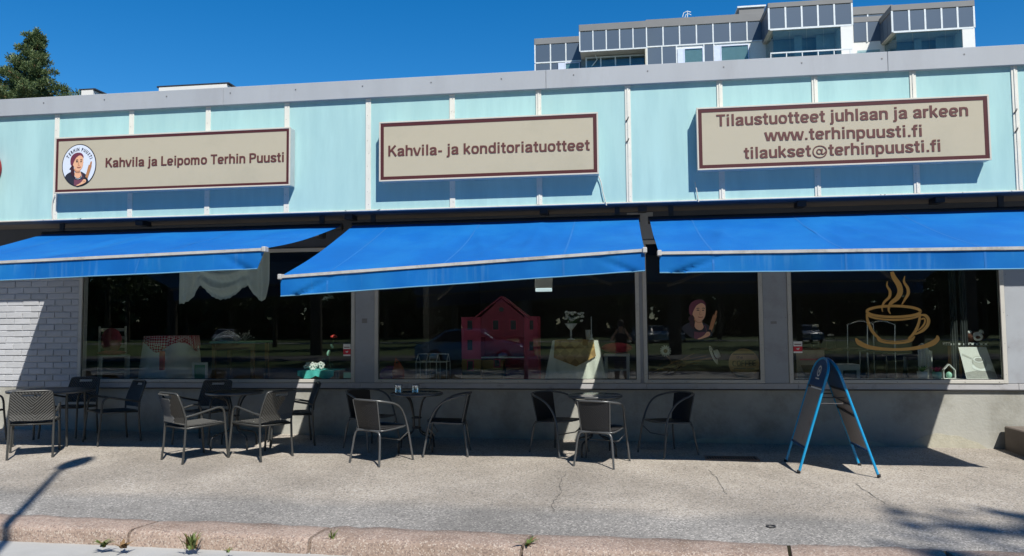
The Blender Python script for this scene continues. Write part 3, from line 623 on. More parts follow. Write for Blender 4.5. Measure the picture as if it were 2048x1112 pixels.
# ------------------------------------------------------------------ awnings
def awning(label, xl, xr, zt, zl, zr, vh=.175, Yf=-2.55, Yw=-.5, seed=1, vcut=(0, 0)):
    t = thing('awning', label, 'awning', ((xl+xr)/2, Yw, zt), 0, 'blue folding arm awnings')
    rr = np.random.default_rng(seed); ph = rr.uniform(0, 6, 6)
    creases = [(rr.uniform(.05, .95), rr.uniform(-.15, .15), rr.uniform(.005, .016)) for _ in range(12)]
    def cn(u, v):
        x = xl+(xr-xl)*u; y = Yw+(Yf-Yw)*v; zf = zl+(zr-zl)*u; z = zt+(zf-zt)*v
        z -= .035*sin(pi*v)*(1+.15*sin(5*u+ph[0])) ; z += .009*sin(u*14+ph[1])*v*(1-v)*2+.006*sin(u*31+6*v+ph[4])*v*(1-v)*2
        for cu, sl_, a in creases:
            d = u-(cu+sl_*v); z += a*math.exp(-(d/.012)**2)*sin(pi*v)
        return (x, y, z)
    m = MB().grid(cn, 90, 16); m2 = [(a, b, c-.0025) for a, b, c in m.v]; n = len(m.v); m.v += m2
    m.f += [tuple(n+i for i in f[::-1]) for f in m.f]; m.m *= 2; m.sm *= 2
    m.build('canopy', MT['awning'], t)
    def vn(u, v):
        x = xl+(xr-xl)*(u if v == 0 else (vcut[0]*v+(1-(vcut[0]+vcut[1])*v)*u)); zf = zl+(zr-zl)*u
        y = Yf-.022+.010*v*sin(u*21+ph[2])+.006*v*sin(u*57+ph[3])
        e = u*(xr-xl)
        y += .045*v*math.exp(-((e-.18-.4*(1-v))/.05)**2) + .03*v*math.exp(-((xr-xl-e-.12-.35*(1-v))/.05)**2)
        return (x, y, zf-.03-vh*v)
    m = MB().grid(vn, 120, 6); m2 = [(a, b+.0025, c) for a, b, c in m.v]; n = len(m.v); m.v += m2
    m.f += [tuple(n+i for i in f[::-1]) for f in m.f]; m.m *= 2; m.sm *= 2
    va = m.build('valance', MT['valance'], t)
    m = MB(); P = [vn(i/60, 1) for i in range(61)]; m.tube([(a, b, c+.003) for a, b, c in P], .0065, 6); m.build('hem', mat('hem', (.10, .25, .38), .8) if 'hem' not in bpy.data.materials else bpy.data.materials['hem'], va)
    k = 1.2
    x = xl+.4*k
    sm = MB()
    while x < xr-.3:
        u = (x-xl)/(xr-xl); P = [cn(u, v/8) for v in range(9)]
        for i in range(8):
            a, b = P[i], P[i+1]; sm.add([(a[0]-.009, a[1], a[2]+.0015), (a[0]+.009, a[1], a[2]+.0015), (b[0]+.009, b[1], b[2]+.0015), (b[0]-.009, b[1], b[2]+.0015)], [(0,1,2,3)])
        P = [vn(u, v/4) for v in range(5)]
        for i in range(4):
            a, b = P[i], P[i+1]; sm.add([(a[0]-.009, a[1]-.002, a[2]), (a[0]+.009, a[1]-.002, a[2]), (b[0]+.009, b[1]-.002, b[2]), (b[0]-.009, b[1]-.002, b[2])], [(0,1,2,3)])
        x += 1.15
    tag(sm.build('seam', bpy.data.materials['seam'] if 'seam' in bpy.data.materials else mat('seam', (.003, .118, .385), .8), t), kind='stuff')
    m = MB(); m.bar((xl, Yf-.012, zl-.012), (xr, Yf-.012, zr-.012), .05, .027); m.build('front_bar', MT['bar_paint'], t)
    for x, z in ((xl, zl), (xr, zr)): MB().cbox(x-.02, x+.02, Yf-.055, Yf+.03, z-.038, z+.014, .006).build('end_cap', MT['bar_paint'], t)
    m = MB(); m.tube([(xl-.02, Yw+.04, zt), (xr+.02, Yw+.04, zt)], .045, 12); m.build('roller', MT['dark_metal'], t)
    for sgn, x, z in ((1, xl+.25, zl), (-1, xr-.25, zr)):
        a = (x, Yw+.02, zt-.08); e = (x+sgn*.75, (Yw+Yf)/2, (zt+z)/2-.15); f = (x+sgn*.12, Yf+.06, z-.065)
        m = MB(); m.bar(a, e, .035, .045); m.bar(e, f, .03, .04); m.ell(e, .03, .03, .03, 10, 6); m.build('folding_arm', MT['white_paint'], t)
        m = MB(); m.box(x-.04, x+.04, Yw-.03, Yw+.08, zt-.14, zt-.05); m.box(x-.03, x+.03, Yw+.03, Yw+.06, zt-.05, 2.955); m.build('wall_bracket', MT['dark_metal'], t)
    return t
awning('left blue awning over the white brick wall and first window', -7.58, -3.47, 2.81, 2.235, 2.335, seed=3, vcut=(0, .018))
awning('middle blue awning with its front bar sloping down to the left', -3.30, .23, 2.815, 2.06, 2.245, seed=5, vcut=(.0, .0))
awning('right blue awning above the cup decal, running out of the photo', .362, 4.50, 2.79, 2.215, 2.185, vh=.165, seed=8)

# ------------------------------------------------------------------ outdoor furniture
def woven(mb, fn, nu, nv, amp, hole=None):
    n0 = len(mb.v); k = nu+1
    for j in range(nv+1):
        for i in range(nu+1):
            p, nn = fn(i/nu, j/nv); mb.v.append(tuple(Vector(p)+Vector(nn)*(amp if (i+j) % 2 else -amp)))
    for j in range(nv):
        for i in range(nu):
            u, v = (i+.5)/nu, (j+.5)/nv
            if hole and hole[0] < u < hole[1] and hole[2] < v < hole[3]: continue
            mb.f.append((n0+j*k+i, n0+j*k+i+1, n0+(j+1)*k+i+1, n0+(j+1)*k+i)); mb.m.append(0); mb.sm.append(False)
def make_chair_a():
    t = local('wicker_armchair', 'x', 'chair'); fm = MT['chair_metal']; r = .0125
    for s in (-1, 1):
        MB().tube([(s*.215, -.25, 0), (s*.213, -.225, .2), (s*.212, -.212, .385)], r, 8).build('leg', fm, t)
        MB().tube([(s*.245, .265, 0), (s*.24, .25, .2), (s*.235, .235, .385)], r, 8).build('leg', fm, t)
        P = spline([(s*.215, -.212, .495), (s*.23, -.12, .51), (s*.238, .06, .545), (s*.238, .15, .56), (s*.237, .205, .54), (s*.236, .228, .48), (s*.235, .235, .385)], 5)
        MB().tube(P, r, 8).build('arm', fm, t)
    P = [(-.212, -.212, .385), (-.214, -.212, .49), (-.207, -.245, .60), (-.195, -.285, .715)]+[(-.18, -.292, .738), (-.14, -.295, .745), (.14, -.295, .745), (.18, -.292, .738)]+[(.195, -.285, .715), (.207, -.245, .60), (.214, -.212, .49), (.212, -.212, .385)]
    MB().tube(P, r*.95, 8).build('back_frame', fm, t)
    m = MB(); m.tube([(-.212, -.212, .372), (.212, -.212, .372), (.235, .235, .382), (-.235, .235, .382)], .011, 8, closed=True); m.build('seat_frame', fm, t)
    m = MB()
    def fs(u, v): x = (-.205+.41*u)*(1+.08*v); y = -.205+.435*v; return (x, y, .392+.004*v-.012*sin(pi*u)*sin(pi*v)), (0, 0, 1)
    woven(m, fs, 30, 30, .0022); 
    def fs2(u, v): p, n = fs(u, v); return (p[0], p[1], p[2]-.012), (0, 0, 1)
    woven(m, fs2, 10, 10, .001); m.build('seat', MT['wicker'], t)
    m = MB()
    def fb(u, v):
        z = .425+.31*v; k = max(0, (z-.49)/.255); y = -.214-.08*k; w = .208-.010*k; x = -w+2*w*u
        return (x, y-.018*sin(pi*u)-.012, z), (0, -1, -.25)
    woven(m, fb, 26, 20, .0055, (.25, .75, .86, .93))
    def fb2(u, v): p, n = fb(u, v); return (p[0], p[1]+.020, p[2]), n
    woven(m, fb2, 26, 20, .005, (.25, .75, .86, .93)); m.build('backrest', MT['wicker'], t)
    return t
def make_chair_b():
    t = local('bistro_chair', 'x', 'chair'); fm = MT['chair_metal_b']; r = .0115
    for s in (-1, 1):
        MB().tube(spline([(s*.245, .235, 0), (s*.235, .21, .16), (s*.222, .185, .33), (s*.218, .165, .40)], 3), r, 8).build('leg', fm, t)
        MB().tube(spline([(s*.215, -.26, 0), (s*.20, -.235, .14), (s*.185, -.215, .28), (s*.165, -.205, .335), (s*.12, -.20, .352), (0, -.20, .355)], 4), r, 8).build('leg', fm, t)
    H = spline([(-.218, .165, .40), (-.222, .13, .48), (-.235, .06, .57), (-.245, -.03, .625), (-.235, -.13, .655), (-.17, -.225, .675), (-.07, -.265, .682), (.07, -.265, .682), (.17, -.225, .675), (.235, -.13, .655), (.245, -.03, .625), (.235, .06, .57), (.222, .13, .48), (.218, .165, .40)], 5)
    MB().tube(H, r, 8).build('arm_hoop', fm, t)
    m = MB(); P = [(-.19, -.17, .36), (-.21, 0, .365), (-.20, .16, .372), (-.12, .205, .375), (.12, .205, .375), (.20, .16, .372), (.21, 0, .365), (.19, -.17, .36), (.10, -.20, .358), (-.10, -.20, .358)]
    m.tube(spline(P, 4, True), .0095, 8, closed=True); m.tube([(-.225, .187, .31), (-.16, .12, .225), (.16, .12, .225), (.225, .187, .31)], .007, 6); m.build('seat_frame', fm, t)
    def fs(u, v):
        a = 2*u-1; b = 2*v-1; x = a*math.sqrt(1-b*b/2.6)*.215; y = b*math.sqrt(1-a*a/2.6)*.215; return (x, y, .376-.014*(1-a*a)*(1-b*b)), (0, 0, 1)
    m = MB(); woven(m, fs, 28, 28, .002)
    def fs2(u, v): p, n = fs(u, v); return (p[0], p[1], p[2]-.014), n
    woven(m, fs2, 12, 12, .001); m.build('seat', MT['wicker_dark'], t)
    def fb(u, v):
        a = 2*u-1; wt = .155+.02*v; x = a*wt; y0 = -.202-.062*v; y = y0+.022*a*a; z = .36+.318*v; return (x, y, z), (0, -1, 0)
    m = MB(); woven(m, fb, 30, 40, .0022)
    def fb2(u, v): p, n = fb(u, v); return (p[0], p[1]+.010, p[2]), n
    woven(m, fb2, 30, 40, .0022); m.build('backrest', MT['wicker_dark'], t)
    for s in (-1, 1): MB().tube([fb((s+1)/2, v/8)[0] for v in range(9)], .008, 6).build('back_post', fm, t)
    return t
CA = [('wicker armchair seen from behind, nearest the kerb at the left edge', -6.60, -1.76, 34),
      ('black wicker armchair against the white brick wall, behind the long table', -7.10, -.50, 184),
      ('black armchair mostly cut off by the left edge beside the brick wall', -7.93, -1.15, -86),
      ('black armchair in side view standing alone under the white chair in the first window', -6.27, -.82, 145),
      ('grey armchair with its back to the left, in front of the dark round table', -4.67, -1.73, -30),
      ('black armchair facing the street, behind the dark round table', -5.13, -.72, 176),
      ('grey armchair turned to the left, half in shade, right of the dark round table', -3.97, -1.53, 64),
      ('black armchair behind the others, in front of the turquoise cloth with the rose', -3.98, -.72, 118)]
ca = make_chair_a()
for i, (lb, x, y, rz) in enumerate(CA):
    c = ca if i == 0 else copy_tree(ca); c.location = (x, y, G(x, y)); c.rotation_euler = (math.atan(.02), math.atan(.0088), R(rz)); c['label'] = lb; c['group'] = 'wicker armchairs in front of the cafe'
cb = make_chair_b()
CB = [('dark round backed chair left of the tin table, half hidden behind a nearer chair', -2.93, -.86, -122),
      ('round backed chair seen from behind, before the table with two steel tins', -2.58, -1.60, -26),
      ('round backed chair in side view, right of the table with two steel tins', -1.98, -1.08, 97),
      ('round backed chair left of the empty glass table, crossed by the bright strip of sun', -.72, -.88, -128),
      ('round backed chair seen from behind, in front of the empty glass table', -.23, -1.43, -16),
      ('round backed chair right of the empty glass table, facing left', .50, -.80, 124)]
for i, (lb, x, y, rz) in enumerate(CB):
    c = cb if i == 0 else copy_tree(cb); c.location = (x, y, G(x, y)); c.rotation_euler = (math.atan(.02), math.atan(.0088), R(rz)); c['label'] = lb; c['group'] = 'round backed bistro chairs'
def make_table(name, rad, h, straight=False, glassy=False, sx=1.):
    t = local(name, 'x', 'table', group='outdoor cafe tables')
    m = MB(); m.lathe([(0, h-.012), (rad-.01, h-.012), (rad, h-.03), (rad+.004, h-.026), (rad+.004, h-.004), (rad-.004, h), (rad-.012, h-.002), (0, h-.002)], n=48, sx=sx); m.build('table_top', MT['glass_top' if glassy else 'table_dark'], t)
    m = MB(); m.lathe([(rad+.0045, h-.028), (rad+.009, h-.02), (rad+.009, h-.006), (rad+.0045, h-.001)], n=48, sx=sx); m.build('rim', MT['chair_metal_b'], t)
    for k in range(4):
        a = pi/4+pi/2*k+.2
        q = lambda r, z, da=0: (r*cos(a+da)*sx, r*sin(a+da), z)
        if straight: m = MB().tube([q(rad*.86, h-.02), q(rad*.9, 0)], .013, 8)
        else: m = MB().tube(spline([q(rad*.62, h-.02), q(rad*.35, h-.09), q(.06, h-.22), q(.045, h-.34), q(.05, .24), q(.10, .195), q(rad*.7, .165), q(rad*.86, .13), q(rad*.9, .06), q(rad*.9, 0)], 4), .0105, 8)
        m.build('leg', MT['table_dark'] if not straight else MT['chair_metal'], t)
    if not straight:
        m = MB(); m.lathe([(.055, h-.30), (.062, h-.295), (.062, h-.285), (.055, h-.28)], n=20); m.lathe([(.05, .25), (.058, .255), (.058, .265), (.05, .27)], n=20); m.build('leg_ring', MT['table_dark'], t)
    return t
add('glass_top', (.05, .055, .055), .12, var=.2, scale=8, spec=.6)
t1 = make_table('long_table', .40, .655, True, sx=1.28); t2 = make_table('round_table', .325, .66); t3 = make_table('round_table', .30, .665, glassy=True)
TT = [(t1, 'black table between the two leftmost armchairs, beside the brick wall', -6.98, -1.02), (t2, 'dark round table between the grey armchairs by the first window', -4.58, -1.0),
      (t3, 'round table carrying two steel tins, below the pillar between the first two windows', -2.37, -.92), (copy_tree(t3), 'empty round glass table beside the bright strip of sun on the wall', -.30, -.92)]
for t, lb, x, y in TT: t.location = (x, y, G(x, y)); t['label'] = lb
# steel tins on the third table
tin = local('steel_tin', 'x', 'tin', group='steel tins on the table')
MB().lathe([(0, .0), (.044, 0), (.046, .008), (.040, .02), (.047, .085), (.047, .09), (.043, .09), (.038, .03), (0, .03)], n=24).build('cup', MT['steel'], tin)
MB().lathe([(.0475, .082), (.051, .086), (.047, .0915)], n=24).build('rim', MT['steel'], tin)
zt = G(-2.37, -.92)+.665+.002
tin.location = (-2.57, -.98, zt); tin['label'] = 'steel tin on the round table, the left one of two'
copy_tree(tin, (-2.37, -.97, zt), .4, 'steel tin on the round table, the right one of two')

# ------------------------------------------------------------------ A-frame board
ab = thing('pavement_sign', 'bright blue folding pavement sign on two leaning panels, standing under the cup decal', 'sandwich board', (2.075, -1.42, G(2.075, -1.42)))
bx, by, bz = 2.075, -1.42, .066; HH = 1.125; HWD = .335
for side in (-1, 1):
    dy = .03 if side < 0 else -.09; tw = .06 if side > 0 else .0
    zz0 = G(bx+side*HWD, by)
    def pp(s, tt, off=0.):                      # s across (-1 near .. 1 far), tt up the slope
        x0_ = bx+side*(HWD+.01)*(1-tt)+side*.012; return (x0_+side*off*.95, by+dy*(1-tt)+s*.30*(1 if tt < .88 else 1), zz0+HH*tt+off*.3)
    prof = []
    for q in range(13):
        a = pi*q/12; prof.append((-cos(a), .86+.135*sin(a)))
    loop = [pp(-1.02, .0), pp(-1, .45)]+[pp(-1, .84)]+[pp(s, t_) for s, t_ in prof]+[pp(1, .84), pp(1, .45), pp(1.02, 0)]
    for a, b in ((-1.02, -1), (1.02, 1)):
        MB().tube([pp(a, .02), pp(b, .45), pp(b, .86)], .0135, 10).build('leg', MT['board_blue'], ab)
        MB().lathe([(0, 0), (.018, 0), (.017, .03), (0, .03)], pp(a, .0), 12).build('rubber_foot', MT['rubber'], ab)
    MB().tube([pp(s, t_) for s, t_ in prof], .0135, 10).build('arch_tube', MT['board_blue'], ab)
    MB().tube([pp(-1, .21), pp(1, .21)], .012, 8).build('crossbar', MT['board_dark_blue'], ab)
    def slab(name, P, m, o0, o1, par=ab):
        n = len(P); mb = MB(); v = [pp(s, t_, o0) for s, t_ in P]+[pp(s, t_, o1) for s, t_ in P]
        mb.add(v, [tuple(range(n)), tuple(range(2*n-1, n-1, -1))]+[(i, i+n, (i+1) % n+n, (i+1) % n) for i in range(n)]); return mb.build(name, m, par)
    head = slab('header_panel', [(-.97, .74)]+[(s*.97, t_-.005) for s, t_ in prof]+[(.97, .74)], MT['board_dark_blue'], -.004, .004)
    po = slab('poster', [(-.955, .225), (.955, .225), (.955, .715), (-.955, .715)], MT['board_poster'], -.003, .003)
    slab('clip_bar', [(-.96, .72), (.96, .72), (.96, .738), (-.96, .738)], MT['leafless'] if 'leafless' in MT else MT['dark_metal'], -.006, .006, po)
    slab('white_strip', [(-.9, .7185), (.5, .7185), (.5, .732), (-.9, .732)], MT['white_paint'], .0062, .0072, po)
    if side < 0:
        m = MB(); n = 20
        for q in range(n):
            a0, a1 = 2*pi*q/n, 2*pi*(q+1)/n
            m.add([pp(.05+.22*cos(a0), .875+.05*sin(a0), .0048), pp(.05+.22*cos(a1), .875+.05*sin(a1), .0048), pp(.05+.16*cos(a1), .875+.036*sin(a1), .0048), pp(.05+.16*cos(a0), .875+.036*sin(a0), .0048)], [(0,1,2,3)])
        m.add([pp(-.02, .895, .0048), pp(.10, .885, .0048), pp(.12, .865, .0048), pp(.0, .855, .0048)], [(0,1,2,3)])
        m.add([pp(-.2, .803, .0048), pp(.3, .803, .0048), pp(.3, .812, .0048), pp(-.2, .812, .0048)], [(0,1,2,3)])
        m.build('logo', MT['white_paint'], head)
    else:
        for q, (a, b, c) in enumerate(((.50, .52, 1), (.60, .61, 1))): slab('clip_wire', [(-.96, a), (.96, a+.03), (.96, b+.03), (-.96, b)], MT['dark_metal'], -.012, -.008, po)
for zz, yy in ((.74, -.25), (.685, -.28), (.74, .24)):
    k = (1-zz/HH)*HWD; MB().tube([(bx-k, by+yy, .07+zz), (bx+k, by+yy, .068+zz)], .006, 6).build('stay_bar', MT['dark_metal'], ab)

# ------------------------------------------------------------------ small things on the pavement
gx0, gx1, gy0, gy1 = .89, 1.45, -1.12, -.88; gc = ((gx0+gx1)/2, (gy0+gy1)/2, G(1.17, -1.0)+.006)
gr = thing('floor_grate', 'rusty metal floor grate sunk in the pavement at the shadow edge', 'grate', gc)
m = MB(); m.box(gx0, gx1, gy0, gy0+.02, gc[2]-.008, gc[2]+.006); m.box(gx0, gx1, gy1-.02, gy1, gc[2]-.008, gc[2]+.006); m.box(gx0, gx0+.02, gy0+.02, gy1-.02, gc[2]-.008, gc[2]+.006); m.box(gx1-.02, gx1, gy0+.02, gy1-.02, gc[2]-.008, gc[2]+.006); m.build('grate_frame', MT['grate_metal'], gr)
MB().box(gx0+.02, gx1-.02, gy0+.02, gy1-.02, gc[2]-.009, gc[2]-.002).build('grate_pit', mat('grate_dirt', (.05, .04, .03), .95), gr)
x = gx0+.035
while x < gx1-.03: MB().box(x, x+.011, gy0+.02, gy1-.02, gc[2]-.002, gc[2]+.004).build('grate_bar', MT['grate_metal'], gr); x += .0275
p = gp(1542, 1054, .006); m = MB(); m.tube([p+Vector((.032*cos(2*pi*i/20), .032*sin(2*pi*i/20), 0)) for i in range(20)], .005, 6, closed=True)
tag(m.build('metal_ring', MT['dark_metal'], None, tuple(p)), 'small dark ring lying on the asphalt near the kerb', 'ring')
# concrete step at the right edge
st = thing('entrance_step', 'low concrete entrance step with a dark mat, cut off by the right edge', 'step', (5.4, -.5, 0))
MB().cbox(4.36, 7.2, -1.75, -.045, -.1, .345, .012).build('step_block', mat('step_stone', (.15, .125, .105), .9, var=.15, scale=6, bump=.3, bscale=40), st)
MB().cbox(4.62, 6.9, -1.6, -.2, .346, .36, .004).build('door_mat', MT['mat_black'], st)
# weeds
def blade(m, p, az, l, lean, w, segs=5, curl=1.):
    d = Vector((cos(az), sin(az), 0)); s = Vector((-sin(az), cos(az), 0)); L = []; Rr = []
    for i in range(segs+1):
        u = i/segs; q = Vector(p)+d*(l*lean*u**1.4)+Vector((0, 0, l*(u-(.55*lean*curl)*u*u))); ww = w*(1-u)**.6*(.5+min(1, u*3)*.5)
        L.append(q+s*ww/2); Rr.append(q-s*ww/2)
    m.add(L+Rr, [(i, i+1, segs+2+i, segs+1+i) for i in range(segs)])
def weed(x, y, label, kind, n, size, seed, mt='leaf_weed', dz=0):
    rr = random.Random(seed); d = ray(x, y); z = G(0, -4.3)+dz
    p = CAM+d*((z-CAM.z)/d.z); z = G(p.x, -4.3)+dz; p = CAM+d*((z-CAM.z)/d.z); b = p
    t = thing('weed', label, 'weed', tuple(b), 0, 'weeds growing along the kerb')
    for k in range(n):
        m = MB(); az = rr.uniform(0, 2*pi); q = b+Vector((rr.gauss(0, size*.12), rr.gauss(0, size*.08), 0))
        if kind == 'grass': blade(m, q, az, size*rr.uniform(.6, 1.1), rr.uniform(.1, .8), size*.13)
        else:
            l = size*rr.uniform(.5, 1.); blade(m, q, az, l, rr.uniform(.7, 1.3), l*rr.uniform(.3, .5), 5, .7)
        m.build('leaf', MT[mt] if rr.random() < .8 else MT['leaf_dry'], t)
weed(208, 1094, 'low leafy weed at the foot of the leftmost kerb stones', 'leaf', 26, .085, 1, dz=-.06)
weed(246, 1096, 'brownish low weed just right of the green leafy one', 'leaf', 20, .08, 2, 'leaf_dry', -.06)
weed(381, 1098, 'tallest spiky weed tuft growing before the kerb', 'grass', 34, .16, 3, dz=-.06)
weed(455, 1105, 'tiny green weed right of the spiky tuft', 'leaf', 12, .05, 4, dz=-.06)
weed(663, 1078, 'small weed sprouting from a kerb joint below the tables', 'grass', 16, .09, 5)
weed(313, 1056, 'weed in the kerb joint above the spiky tuft', 'leaf', 8, .045, 6)
weed(1055, 1092, 'small bright green weed standing alone at the kerb in the middle', 'leaf', 14, .085, 7, dz=0)

# ------------------------------------------------------------------ pine behind the roof
def tuft_cloud(m, c, rx, ry, rz, n, s, rr):
    for _ in range(n):
        u = rr.normal(size=3); u /= np.linalg.norm(u); k = rr.random()**.4; p = np.array(c)+u*np.array([rx, ry, rz])*k
        d = u*np.array([1, 1, .5])+np.array([0, 0, .55])+rr.normal(size=3)*.55; d /= np.linalg.norm(d); a = np.cross(d, rr.normal(size=3)); a /= np.linalg.norm(a); L = s*rr.uniform(.6, 1.3)
        b = np.cross(d, a)
        for ax in (a, b): m.add([p-ax*L*.05, p+ax*L*.05, p+d*L+ax*L*.11, p+d*L*1.1, p+d*L-ax*L*.11], [(0,1,2,3,4)])
def pine(loc, h, seed, label, vis=5.0, wid=2.3, group=None):
    rr = np.random.default_rng(seed); t = thing('pine_tree', label, 'tree', loc, 0, group); x0, y0, z0 = loc
    tp = [(x0+.25*sin(i*.7), y0, z0+h*.97*i/10) for i in range(11)]; MB().tube(tp, [.28*(1-i/10.4)+.02 for i in range(11)], 10).build('trunk', MT['pine_bark'], t)
    cr = MB(); n = 44
    for i in range(n):
        u = i/n; z = h-.3-vis*u**.9; r = (.12+wid*u**1.0)*rr.uniform(.5, 1.12); a = i*2.4+rr.uniform(-.5, .5)
        tx = x0+.25*sin((z/h*10)*.7); b = Vector((tx, y0, z0+z-.35)); e = Vector((tx+r*cos(a), y0+r*sin(a), z0+z+.16*r))
        lm = MB(); mid = (b+e)/2+Vector((0, 0, .08)); lm.tube([b, mid, e], [.05, .035, .015], 6); lm.build('limb', MT['pine_bark'], t)
        k = 2+int(r*1.6)
        for q in range(k):
            f = 1-q*.28; c_ = b.lerp(e, max(.3, f))+Vector((rr.normal(0, .12*r), rr.normal(0, .12*r), rr.normal(0, .05)))
            s_ = rr.uniform(.8, 1.2)*(.19+.07*r); tuft_cloud(cr, c_, s_*1.25, s_*1.25, s_*.62, int(190*(s_/.25)), .15, rr)
    tuft_cloud(cr, (tp[-1][0], y0, z0+h-.30), .10, .10, .36, 200, .15, rr)
    tag(cr.build('crown', MT['needles'], t), kind='stuff'); return t
c = at(68, 60, 25); pine((c.x, 25, 0), c.z, 4, 'tall pine tree rising behind the cafe roof at the left', 4.4, 2.75)

# roof boxes behind the cap
for lb, x0, x1, y0, y1 in (('long white rooftop box with dark lid behind the fascia', 313, 458, 168, 186), ('small white rooftop box with dark lid beside the pine', 158, 190, 180, 196)):
    a = at(x0, y0+4, 5.); b = at(x1, y0-4, 5.); t = thing('rooftop_box', lb, 'roof box', ((a.x+b.x)/2, 5, 4.3), 0, 'boxes on the cafe roof'); zt = b.z
    MB().cbox(a.x+.05, b.x-.05, 5.004, 6.6, 4.3, zt-.036, .002).build('box_wall', MT['apt_white'], t); MB().cbox(a.x, b.x, 5, 6.65, zt-.034, zt, .006).build('lid', MT['dark_metal'], t)
a = at(190, 187, 4.); b = at(311, 180, 4.); t = MB().box(a.x, b.x, 4.0, 4.12, 4.302, (a.z+b.z)/2-.02).build('roof_edge', MT['dark_metal'], cafe)

# ------------------------------------------------------------------ apartment building
AP = thing('apartment_building', 'grey panelled apartment block with glazed balconies behind the cafe at the right', 'building', (20, 46, 0))
def rect(x0, y0, x1, y1, Y):            # measured rectangle on plane Y -> X0, X1, Z0(bottom), Z1(top)
    cx, cy = (x0+x1)/2, (y0+y1)/2; return at(x0, cy, Y).x, at(x1, cy, Y).x, at(cx, y1, Y).z, at(cx, y0, Y).z
def apt_block(xa, xb, Y, ztop, zcap, rows, seams, depth=10, zlow=0., body='apt_soffit', solid=True):
    # body, cap, strips and panels
    if solid: MB().box(xa+.02, xb-.02, Y+.03, Y+depth, zlow, zcap).build('wall', MT['apt_white'], AP)
    MB().cbox(xa-.06, xb+.06, Y-.06, Y+depth+.1, zcap+.002, ztop, .02).build('roof_edge', MT['apt_cap'], AP)
    for z0, z1 in rows:
        e = [xa]+list(seams)+[xb]
        for a, b in zip(e[:-1], e[1:]): MB().box(a+.05, b-.05, Y-.02, Y+.028, z0+.05, z1-.05).build('panel', MT['apt_panel'], AP)
        for x in e: MB().box(x-.045, x+.045, Y-.045, Y+.028, z0, z1).build('panel_strip', MT['apt_strip'], AP)
        MB().box(xa+.045, xb-.045, Y-.042, Y+.028, z0-.045, z0+.045).build('panel_strip', MT['apt_strip'], AP)
YM, YB, YS, YL = 46, 43.4, 45., 47.6
zc = at(1326, 54, YM).z; zt_ = at(1326, 38, YM).z; zb = at(1326, 92.5, YM).z; ZM2 = zb-(zc-zb)
# main middle wall (12 modules)
xA = at(1293, 75, YM).x; xB = at(1545, 60, YM).x; sm_ = [at(x, 70, YM).x for x in (1326, 1359, 1392.8, 1426, 1460, 1494, 1528)]
apt_block(xA, xB+8, YM, zt_, zc, [(zb, zc)], sm_+[sm_[-1]+k*(sm_[-1]-sm_[-2]) for k in range(1, 7)], 10)
# second row: panels, windows with white shutters
zr = zb-.05
def apt_window(x0, x1, Y, z0, z1, blind=.0, shut=0):
    w = MB(); f = .07
    w.box(x0, x1, Y-.06, Y+.02, z1-f, z1); w.box(x0, x1, Y-.06, Y+.02, z0, z0+f); w.box(x0, x0+f, Y-.06, Y+.02, z0+f, z1-f); w.box(x1-f, x1, Y-.06, Y+.02, z0+f, z1-f); wo = w.build('window', MT['apt_frame'], AP)
    MB().box(x0+f, x1-f, Y-.03, Y-.02, z0+f, z1-f).build('pane', MT['apt_glass'], wo)
    MB().box(x0+f, x1-f, Y-.005, Y+.025, z0+f, z1-f).build('blind', MT['blind'], wo)
    if shut: MB().box(x0-shut, x0-.01, Y-.05, Y+.02, z0, z1).build('shutter', MT['apt_frame'], wo)
for (a, b) in ((1294.5, 1323), (1325.5, 1352.5), (1408.5, 1427)):
    MB().box(at(a, 110, YM).x, at(b, 110, YM).x, YM-.02, YM+.028, zb-2.2, zb-.08).build('panel', MT['apt_panel'], AP)
for x in (1294, 1324, 1353, 1408, 1428): X = at(x, 110, YM).x; MB().box(X-.04, X+.04, YM-.045, YM+.028, zb-2.25, zb-.046).build('panel_strip', MT['apt_strip'], AP)
apt_window(at(1367.5, 110, YM).x, at(1407, 110, YM).x, YM, zb-2.6, zb-.25, shut=.43); apt_window(at(1441, 110, YM).x, at(1498, 105, YM).x, YM, zb-2.6, zb-.2, shut=.43)
# section with five narrow panels and recessed glazing below (slightly proud)
x0 = at(1159.5, 80, YS).x; x1 = at(1293, 75, YS).x; z1_ = at(1226, 59.5, YS).z; z0_ = at(1226, 99.5, YS).z; ztp = at(1226, 46, YS).z
MB().box(x0+.02, x1-.02, YS+.03, YM+8, z0_-.04, z1_).build('wall', MT['apt_soffit'], AP); MB().cbox(x0-.06, x1+.02, YS-.06, YM+8, z1_+.002, ztp, .02).build('roof_edge', MT['apt_cap'], AP)
e = [x0+(x1-x0)*k/5 for k in range(6)]
for a, b in zip(e[:-1], e[1:]): MB().box(a+.045, b-.045, YS-.02, YS+.028, z0_+.05, z1_-.05).build('panel', MT['apt_panel'], AP)
for x in e: MB().box(x-.04, x+.04, YS-.045, YS+.028, z0_, z1_).build('panel_strip', MT['apt_strip'], AP)
MB().box(x0+.04, x1-.04, YS-.042, YS+.028, z0_-.05, z0_+.04).build('panel_strip', MT['apt_strip'], AP)
for k in range(4):
    a, b = x0+.35+(x1-x0-.5)*k/4, x0+.35+(x1-x0-.5)*(k+1)/4; w = MB(); w.box(a, b, YS+.9, YS+1.0, z0_-.22, z0_-.12); w.box(a, a+.1, YS+.9, YS+1., z0_-2.6, z0_-.22); wo = w.build('balcony_window', MT['apt_strip'] if k else MT['apt_strip'], AP)
    MB().box(a+.1, b, YS+.93, YS+.95, z0_-2.6, z0_-.22).build('pane', MT['apt_glass'], wo)
MB().box(x0, x1, YS+1.6, YS+1.7, z0_-2.8, z0_-.05).build('balcony_back', MT['apt_room'], AP)
MB().box(x1-.12, x1-.02, YS-.03, YM, z0_-2.8, z0_-.05).build('pier', MT['apt_soffit'], AP)
